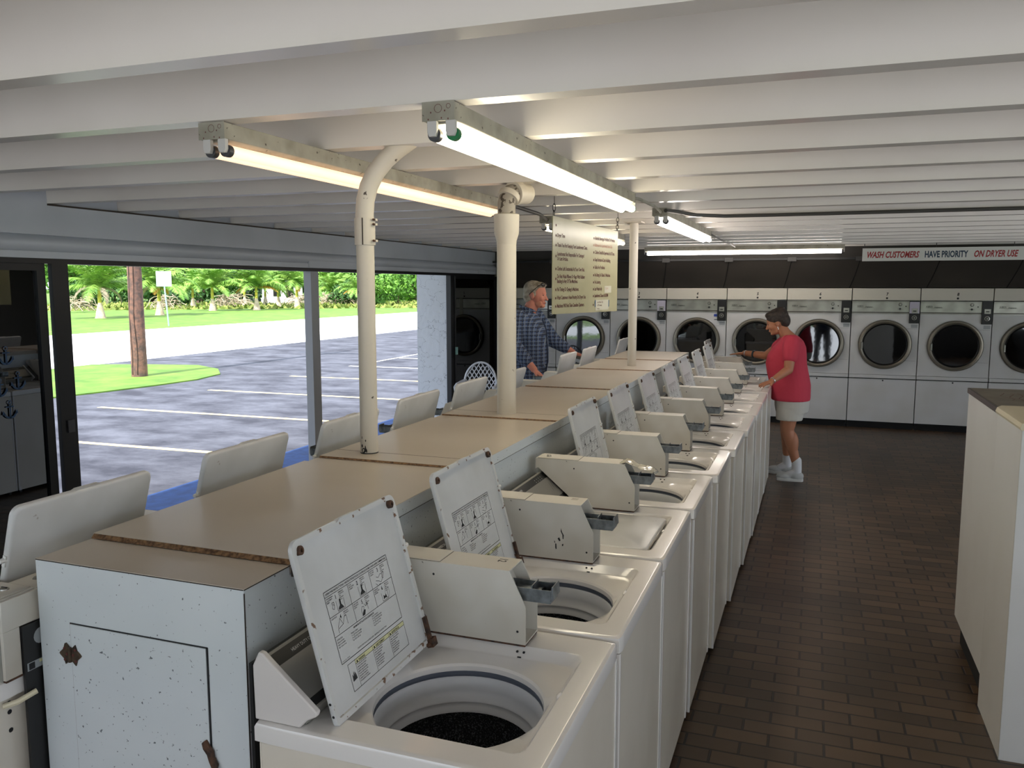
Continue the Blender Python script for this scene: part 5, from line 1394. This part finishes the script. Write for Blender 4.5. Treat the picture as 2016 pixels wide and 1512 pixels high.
for sg in (-1, 1):
    b.ell((0,0,0), (0.010, 0.030, 0.019), M['black'], 8, HM @ Matrix.Translation((0.068, sg*0.034, 0.098)) @ Euler((0, R(-35), sg*R(15))).to_matrix().to_4x4())
    b.tube([HM @ Vector(p) for p in ((0.062, sg*0.064, 0.100), (0.045, sg*0.080, 0.085), (0.0, sg*0.088, 0.040), (-0.035, sg*0.086, 0.0))], 0.0035, M['black'], 8)
b.tube([HM @ Vector(p) for p in ((0.080, -0.012, 0.104), (0.080, 0.012, 0.104))], 0.004, M['black'], 8)
b.obj('sunglasses', man)
b = MB()
torso_loft(b, [(-0.03,0,0.93,0.182,0.205), (-0.03,0,1.00,0.190,0.212), (-0.01,0,1.12,0.205,0.212), (0.0,0,1.26,0.195,0.208), (0.0,0,1.38,0.185,0.215), (-0.01,0,1.48,0.155,0.220), (-0.02,0,1.55,0.118,0.205), (-0.015,0,1.605,0.085,0.115), (0.0,0,1.635,0.070,0.080)])
def sl2(a, c, e_, r0, r1, r2, f=0.9):
    a, c, e_ = Vector(a), Vector(c), Vector(e_); limb(b, [a, c, c.lerp(e_, f)], [r0, r1, r2])
sl2(ns, ne, nw, 0.092, 0.080, 0.058, 0.66); sl2(fs, fe, fw, 0.092, 0.076, 0.056, 0.62)
rm_obj(b, 'plaid_shirt', man, 0.008, [M['plaid']], 5, label='blue and grey plaid shirt')
b = MB(); b.tube([(0.072*math.cos(a)-0.002, 0.078*math.sin(a), 1.632+0.022*math.sin(a*0.5+PI)+ 0.012*math.cos(a+PI)) for a in [R(-160 + 320*k/20)+PI*0 for k in range(21)]], [0.016]*21, M['plaid'], 8); b.obj('collar', man)
b = MB(); b.tube([(0.150, -0.02, 1.545), (0.192, -0.02, 1.44), (0.200, -0.015, 1.30), (0.205, -0.01, 1.15), (0.175, 0.0, 0.98)], 0.006, M['jeans'], 6); b.obj('shirt_placket', man, label='dark button placket')
b = MB()
torso_loft(b, [(-0.03,0,0.84,0.145,0.190), (-0.03,0,0.92,0.155,0.195), (-0.03,0,1.02,0.155,0.190)])
for sg in (-1, 1): limb(b, [(-0.03, sg*0.10, 0.88), (-0.02, sg*0.12, 0.52), (-0.06, sg*0.13, 0.07)], [0.115, 0.082, 0.066])
rm_obj(b, 'jeans', man, 0.009, [M['jeans']], 3)
for sg in (-1, 1):
    sh = MB(); ellr(sh, (0.055, sg*0.14, 0.038), (0.095, 0.047, 0.038)); ellr(sh, (-0.07, sg*0.13, 0.048), (0.07, 0.044, 0.048)); rm_obj(sh, 'shoe', man, 0.008, [M['black']], 2)

# ---- the person behind the viewer whose legs are mirrored in dryer 6
ph = thing('person', 'person in dark trousers behind the viewer, legs mirrored in dryer 6', 'person', (0.235, -0.40, 0), PI/2)
b = MB()
torso_loft(b, [(0,0,0.90,0.12,0.17), (0,0,1.05,0.12,0.165), (0,0,1.25,0.12,0.17), (0,0,1.40,0.10,0.19), (0,0,1.47,0.06,0.10)])
limb(b, [(0,0,1.44), (0,0,1.56)], [0.06, 0.058]); HP = head(b, (0,0,1.64), 1.0)
for sg in (-1, 1):
    limb(b, [(0, sg*0.19, 1.40), (-0.02, sg*0.24, 1.14), (0.10, sg*0.20, 0.95)], [0.055, 0.045, 0.03]); hand(b, (0.10, sg*0.20, 0.95), (0.6, 0, -0.8), (0, -sg, 0), sg, 1.0, 0.3)
    limb(b, [(0, sg*0.10, 0.92), (0, sg*0.125, 0.50), (-0.02, sg*0.135, 0.08)], [0.10, 0.060, 0.042]); limb(b, [(-0.03, sg*0.135, 0.05), (0.12, sg*0.15, 0.035)], [0.04, 0.03])
rm_obj(b, 'body', ph, 0.010, [M['skin_m']], 2)
face_parts(ph, HP)
b = MB(); b.ell((0,0,0), (0.104, 0.083, 0.088), DM, 12, HP @ Matrix.Translation((-0.022, 0, 0.045))); rm_obj(b, 'hair', ph, 0.008, [M['hair_brown']], 1)
b = MB()
torso_loft(b, [(0,0,0.88,0.145,0.195), (0,0,1.05,0.145,0.19), (0,0,1.25,0.145,0.19), (0,0,1.40,0.12,0.205), (0,0,1.48,0.07,0.11)])
for sg in (-1, 1): limb(b, [(0, sg*0.19, 1.40), (-0.01, sg*0.225, 1.22)], [0.072, 0.062])
rm_obj(b, 'shirt', ph, 0.010, [M['jeans']], 3)
b = MB()
torso_loft(b, [(0,0,0.82,0.125,0.185), (0,0,0.96,0.135,0.185)])
for sg in (-1, 1): limb(b, [(0, sg*0.105, 0.84), (0, sg*0.125, 0.50), (-0.02, sg*0.135, 0.07)], [0.112, 0.092, 0.080])
rm_obj(b, 'trousers', ph, 0.010, [M['trousers']], 3)
for sg in (-1, 1):
    sh = MB(); ellr(sh, (0.06, sg*0.15, 0.036), (0.09, 0.046, 0.036)); ellr(sh, (-0.05, sg*0.135, 0.046), (0.07, 0.042, 0.046)); rm_obj(sh, 'shoe', ph, 0.008, [M['black']], 2)

# ================================================================== OUTSIDE
def slab(name, poly, z0, z1, m, kind='structure', label=None, cat=None):
    b = MB(); b.prism(poly, z0, z1, m, None, 'z'); o = b.obj(name, smooth=False)
    if kind: o['kind'] = kind
    if label: tag(o, label, cat)
    return o
slab('ground', [(-400, -300), (300, -300), (300, 400), (-400, 400)], GZ-0.5, GZ-0.045, M['grass'])
slab('parking_lot', [(-17.3, -30), (-5.98, -30), (-5.98, 160), (-17.3, 160)], GZ-0.04, GZ, M['asphalt'])
slab('road', [(-29.2, -200), (-17.3, -200), (-17.3, 200), (-29.2, 200)], GZ-0.04, GZ+0.004, M['road'])
slab('apron', [(-5.98, -34), (30, -34), (30, 30), (4.75, 30), (4.75, -0.75), (-4.62, -0.75), (-4.62, -2), (-5.98, -2)], GZ-0.04, GZ, M['road'])  # right-hand stretch is unseen pale ground added to bounce daylight indoors
slab('painted_walk', [(-5.95, -2), (-4.62, -2), (-4.62, 14), (-5.95, 14)], GZ-0.02, GZ+0.012, M['blue_paint'])
isl = [(-17.25, 6.5), (-15.2, 6.8), (-13.8, 8.2), (-13.0, 10.2), (-12.62, 12), (-12.45, 13.2), (-12.4, 14.3), (-12.7, 15.4), (-13.5, 16.3), (-14.6, 16.9), (-16.0, 16.6), (-17.25, 16.1)]
slab('grass_island', isl, GZ+0.001, GZ+0.025, M['grass'])
for i, (y, x0, x1) in enumerate(((8.0, -8.95, -6.3), (10.5, -11.15, -6.3), (13.0, -11.0, -6.3), (15.68, -11.0, -6.3), (18.2, -11.0, -6.3), (20.7, -10.9, -6.3), (23.3, -10.9, -6.3), (5.4, -10.9, -6.3))):
    o = slab('parking_line', [(x0, y-0.05), (x1, y-0.05+0.06), (x1, y+0.05+0.06), (x0, y+0.05)], GZ+0.001, GZ+0.004, M['line'] if i not in (4, 5, 6) else M['line_white'])
slab('parking_line', [(-10.98, 18.9), (-10.90, 18.9), (-11.05, 26), (-11.15, 26)], GZ+0.001, GZ+0.004, M['line_white'])

# utility pole
t = thing('utility_pole', 'weathered brown timber utility pole standing in the grass island', 'pole', (-14.0, 14.33, GZ+0.024))
b = MB(); pr = random.Random(2)
loops = []
for i in range(15):
    z = i*0.6; loops.append([((0.168-0.0055*i)*(1+0.02*math.sin(k*2.1+i*0.3))*math.cos(2*PI*k/28), (0.168-0.0055*i)*(1+0.02*math.sin(k*3.3))*math.sin(2*PI*k/28), z) for k in range(28)])
b.loft(loops, M['pole_wood']); b.obj('shaft', t)
b = MB()
for a0 in (-100, -60):
    pts0 = []; pts1 = []
    for i in range(30):
        z = 0.05 + i*0.14; a = R(a0 + 6*math.sin(i*0.5) + pr.uniform(-1.5, 1.5)); w = R(pr.uniform(1.5, 4.5)); r_ = 0.176-0.0055*z/0.6
        pts0.append((r_*math.cos(a-w), r_*math.sin(a-w), z)); pts1.append((r_*math.cos(a+w), r_*math.sin(a+w), z))
    b.loft([pts0, pts1], M['pole_crack'], None, False, False, closed=False)
b.obj('split', t, smooth='flat', label='dark vertical split')
b = MB(); b.box(-1.2, 1.2, -0.06, 0.06, 7.4, 7.55, M['pole_wood']); b.obj('crossarm', t)

# road sign
t = thing('road_sign', 'pale road sign seen from behind on a green post at the grass edge', 'road sign', (-31.3, 34.0, GZ-0.04), R(48))
b = MB(); b.tube([(0.12,0,0), (-0.05,0,2.75)], 0.035, M['galv'], 8); b.obj('post', t)
b = MB(); b.box(-0.38, 0.34, -0.05, -0.035, 2.03, 2.80, M['sign_white']); b.box(-0.20, 0.12, -0.052, -0.05, 2.3, 2.62, mat('sign_patch', (170, 200, 210), 0.5)); b.obj('sign_panel', t, smooth=False)

# palms
def palm(loc, s, seed, label, lean=0.0, nf=24, dead=3, yellow=1, group='young palms across the road'):
    pr = random.Random(seed)
    t = thing('palm_tree', label, 'palm tree', loc, pr.uniform(0, 6), group)
    b = MB()
    b.lathe([(0.34, 0.0), (0.29, 0.15), (0.26, 0.35), (0.18, 0.70), (0.13, 0.9), (0.12, 1.0)], M['palm_white'], (0,0,0), 14, Matrix.Scale(s, 4)); b.obj('trunk', t)
    b = MB(); b.lathe([(0.122, 0.99), (0.13, 1.2), (0.11, 1.75), (0.05, 2.1)], M['palm_green'], (0,0,0), 12, Matrix.Scale(s, 4)); b.obj('crownshaft', t)
    def frond(b, az, el, L, droop, m, wd=0.75, n=20):
        pts = []; p = Vector((0.04*math.cos(az), 0.04*math.sin(az), 1.95)); e = el; st = L/n
        for i in range(n+1):
            pts.append(p.copy()); d = Vector((math.cos(az)*math.cos(e), math.sin(az)*math.cos(e), math.sin(e))); p = p + d*st; e -= droop/n*(0.5+i/n)
        b.tube(pts, [0.028*(1-0.8*i/n) for i in range(n+1)], m, 4)
        side = Vector((-math.sin(az), math.cos(az), 0))
        for i in range(3, n*3):
            u = i/3; k = int(u); f = u-k
            if k >= n: break
            c = pts[k].lerp(pts[k+1], f); ax = (pts[k+1]-pts[k]).normalized(); w = wd*math.sin(PI*min(1, 0.15+0.85*u/n))**0.7
            for sg in (-1, 1):
                dn = Vector((0, 0, -pr.uniform(0.15, 0.75)))
                tip = c + (side*sg*pr.uniform(0.75, 1) + ax*0.55 + dn).normalized()*w
                h = ax*0.026
                mid = c.lerp(tip, 0.5) + Vector((0,0,0.03))
                b.add([c-h, c+h, mid+h*0.9, mid-h*0.9, tip], [(0,1,2,3), (3,2,4)], m)
    S_ = Matrix.Scale(s, 4)
    for kind, cnt, m in (('frond', nf, M['frond']), ('dead_frond', dead, M['frond_dead']), ('yellow_frond', yellow, M['frond_y'])):
        for i in range(cnt):
            b = MB(); az = 2*PI*(i+0.37*(kind != 'frond'))/max(1, cnt) + pr.uniform(-0.2, 0.2)
            if kind == 'frond': frond(b, az, R(pr.uniform(18, 82)), pr.uniform(2.5, 3.4), R(pr.uniform(60, 120)), m)
            elif kind == 'dead_frond': frond(b, az, R(pr.uniform(-5, 20)), 2.0, R(120), m, 0.35)
            else: frond(b, az, R(15), 2.2, R(80), m, 0.45)
            b.v = [tuple(S_ @ Vector(v)) for v in b.v]
            b.obj(kind, t, smooth='flat')
    return t
pal = [((-43.0, 41.0), 1.0, 'young palm nearest the left window edge, bulbous pale trunk and drooping dead fronds'),
       ((-43.7, 46.9), 1.0, 'young palm right behind the pale road sign, yellow frond to its left'),
       ((-55.5, 63.9), 0.95, 'slender young palm midway between the road sign and the leaning-rooted one'),
       ((-47.4, 56.9), 1.0, 'young palm with spread pink roots showing at its base'),
       ((-54.7, 70.5), 1.0, 'young palm with a reddish base left of the tallest white-footed one'),
       ((-45.1, 59.7), 1.0, 'young palm with a broad white foot in the middle of the window'),
       ((-54.4, 73.5), 1.0, 'young palm set back between two white-footed ones, in front of the white house'),
       ((-48.4, 67.4), 1.0, 'young palm right of the set-back one, beside the white house'),
       ((-45.4, 66.1), 1.05, 'young palm just left of the grey window post'),
       ((-52.0, 82.5), 0.9, 'young palm just right of the grey window post, reddish base'),
       ((-52.6, 84.4), 0.9, 'slim yellow-stemmed young palm second right of the window post'),
       ((-43.5, 74.0), 0.85, 'small young palm just left of the thin bent pipe')]
pals = []
for i, (p, s, l) in enumerate(pal):
    if i < 4: o = palm((p[0], p[1], GZ-0.045), s, 20+i, l, dead=(4, 1, 0, 1)[i], yellow=(0, 2, 0, 0)[i]); pals.append(o)
    else:
        o = copy_tree(pals[(2, 3, 1)[i % 3]]); o.location = (p[0], p[1], GZ-0.045); o.scale = (s, s, s); o.rotation_euler = (0, 0, i*1.7); o['label'] = l
bpy.context.view_layer.update()

# hedge line of trees and shrubs behind the palms
def leafy(name, loc, dims, n, size, m, seed, label, cat, group, trunk=True):
    t = thing(name, label, cat, loc, 0, group)
    g = np.random.default_rng(seed); b = MB()
    nb = 9; cs = []
    for i in range(nb):
        a = g.uniform(0, 2*PI); rr_ = g.uniform(0, 0.6)
        cs.append((dims[0]*rr_*math.cos(a), dims[1]*rr_*math.sin(a), dims[2]*g.uniform(0.22, 0.78)))
    per = n//nb
    for c in cs:
        r_ = np.array([dims[0]*0.5, dims[1]*0.5, dims[2]*0.30])*g.uniform(0.7, 1.1)
        d = g.normal(size=(per, 3)); d /= np.linalg.norm(d, axis=1)[:, None]
        P = np.array(c) + d*r_*g.uniform(0.72, 1.05, size=(per, 1))
        P[:, 2] = np.maximum(P[:, 2], 0.1)
        U = g.normal(size=(per, 3)); U /= np.linalg.norm(U, axis=1)[:, None]
        V = np.cross(U, d + g.normal(size=(per, 3))*0.5); V /= np.linalg.norm(V, axis=1)[:, None] + 1e-9
        q = size*g.uniform(0.6, 1.3, size=(per, 1))
        A, B_, C_, D_ = P - U*q, P + V*q*0.5, P + U*q, P - V*q*0.5
        vs = np.stack([A, B_, C_, D_], 1).reshape(-1, 3)
        b.add([tuple(v) for v in vs], [(4*k, 4*k+1, 4*k+2, 4*k+3) for k in range(per)], m)
    b.obj('foliage', t, smooth='flat')
    b = MB(); 
    for c in cs[:4]: b.tube([(0,0,0), (c[0]*0.3, c[1]*0.3, c[2]*0.5), c], [dims[2]*0.03, dims[2]*0.02, dims[2]*0.008], M['bark'], 7)
    b.obj('trunk', t)
    return t
tr = random.Random(4)
kinds = [('leaf1', 'bright green'), ('leaf2', 'mid green'), ('leaf1', 'bright green'), ('leaf2', 'mid green'), ('leaf3', 'dark green')]
px = [120, 168, 222, 262, 300, 345, 392, 436, 480, 528, 570, 612, 660, 708, 765, 822, 880]
where = ['at the left window edge', 'behind the palm nearest the left window edge', 'left of the utility pole', 'behind the utility pole', 'right of the utility pole, behind the road sign', 'right of the road sign', 'left of the palm with spread roots', 'behind the palm with spread roots', 'behind the middle of the window', 'behind the white house\'s left side', 'behind the white house', 'behind the grey window post', 'right of the grey window post', 'left of the thin bent pipe', 'right of the thin bent pipe', 'beside the stucco pillar', 'hidden mostly by the stucco pillar']
fcam = 1630.0
def ray_xy(x, dist):
    a = (x-1008)/fcam; w = R(20); p = R(6.75)
    F = math.cos(p) + (756-575)/fcam*math.sin(p); rx, ry = a*math.cos(w)-F*math.sin(w), F*math.cos(w)+a*math.sin(w)
    k = dist/math.hypot(rx, ry); return rx*k, ry*k
for i, x in enumerate(px):
    X, Y = ray_xy(x, 108 + 8*(i % 3)); km, kn = kinds[i % 5] if x not in (822,) else ('leaf1', 'bright green')
    leafy('tree', (X, Y, GZ-0.05), (5.2, 5.2, tr.uniform(8.5, 11)), 2700, 0.34, M[km], 100+i, '%s tree beyond the palms, %s' % (kn, where[i]), 'tree', 'trees beyond the palms')
for i, (x, d, h_, km, l) in enumerate(((690, 92, 3.0, 'leaf2', 'mid green shrub left of the thin bent pipe'), (745, 88, 3.6, 'leaf1', 'feathery bright green shrub right of the thin bent pipe'), (785, 96, 4.2, 'leaf1', 'rounded bright green shrub before the stucco pillar'),
        (812, 112, 4.0, 'leaf3', 'very dark green shrub left of the stucco pillar'), (835, 114, 3.6, 'leaf3', 'very dark green shrub touching the stucco pillar'), (352, 92, 2.6, 'leaf2', 'mid green shrub between the road sign and the next palm'), (160, 84, 2.4, 'leaf2', 'mid green shrub behind the leftmost palm'))):
    X, Y = ray_xy(x, d); leafy('shrub', (X, Y, GZ-0.05), (2.6, 2.6, h_), 1500, 0.22, M[km], 300+i, l, 'shrub', 'shrubs before the tree line')
# piles of dead fronds
for i, (x, d, l) in enumerate(((150, 74, 'behind the leftmost palm'), (330, 80, 'under the road sign'), (440, 84, 'left of the middle palms'), (470, 86, 'behind the reddish-based palm'), (640, 92, 'right of the window post'), (680, 92, 'between the post and the bent pipe'), (590, 90, 'left of the window post'))):
    X, Y = ray_xy(x, d); b = MB(); pr = random.Random(50+i)
    for k in range(24):
        a = pr.uniform(0, 2*PI); L = pr.uniform(0.9, 2.1); hh = pr.uniform(0.4, 1.3)
        pts = [(pr.uniform(-1.0,1.0)*0.4 + L*q/7*math.cos(a), L*q/7*math.sin(a), 0.02 + hh*math.sin(PI*(0.15+0.8*q/7))) for q in range(8)]
        b.tube(pts, 0.035, M['frond_dead'], 4)
    o = b.obj('dead_frond_pile', smooth='flat'); o.location = (X, Y, GZ-0.05)
    tag(o, 'tangle of dead grey-brown fronds on the ground, %s' % l, 'dead fronds', 'dead frond piles')
X, Y = ray_xy(470, 96)
# dry scrub belt in front of the tree line
b = MB(); pr = random.Random(8)
for i in range(2600):
    x = pr.uniform(60, 900); X, Y = ray_xy(x, pr.uniform(78, 104)); h_ = pr.uniform(0.12, 0.42); a = pr.uniform(0, PI); w = pr.uniform(0.15, 0.4)
    b.add([(X-w*math.cos(a), Y-w*math.sin(a), GZ-0.05), (X+w*math.cos(a), Y+w*math.sin(a), GZ-0.05), (X+pr.uniform(-0.3,0.3), Y+pr.uniform(-0.3,0.3), GZ-0.05+h_)], [(0,1,2)], M['scrub'])
o = b.obj('dry_scrub', smooth='flat'); tag(o, 'dry scrubby growth between the palms and the tree line', 'scrub', kind='stuff')
# white house
X, Y = ray_xy(556, 98)
t = thing('house', 'small white house glimpsed between the palms right of centre in the window', 'house', (X, Y, GZ-0.05), math.atan2(Y, X)-PI/2)
b = MB(); b.box(-2.2, 2.2, 0, 5, 0, 2.3, M['hwhite']); b.obj('wall', t, smooth=False)
b = MB(); b.prism([(-2.6, 2.3), (0, 3.1), (2.6, 2.3)], -0.4, 5.4, M['roof_grey']); b.obj('roof', t, smooth=False)
b = MB(); b.box(-1.0, -0.2, -0.03, 0, 0.9, 2.0, M['void']); b.obj('window', t, smooth=False)
b = MB(); b.box(0.4, 1.2, -0.03, 0, 0.0, 2.0, M['void']); b.obj('door', t, smooth=False)
b = MB(); b.box(-2.3, 2.3, -1.4, -1.3, 0.2, 0.75, M['hwhite']); b.obj('porch_rail', t, smooth=False)
# trees behind the viewer, mirrored in dryer 6
for i, (x, y) in enumerate(((-6, -39), (1, -41), (8, -39), (15, -42))):
    leafy('tree', (x, y, GZ-0.05), (4.2, 3.0, 7.0), 2600, 0.26, M['leaf1'], 400+i, ['leftmost', 'second from the left', 'third from the left', 'rightmost'][i] + ' of the bright green trees behind the viewer, beyond the pale apron', 'tree', 'trees behind the viewer')
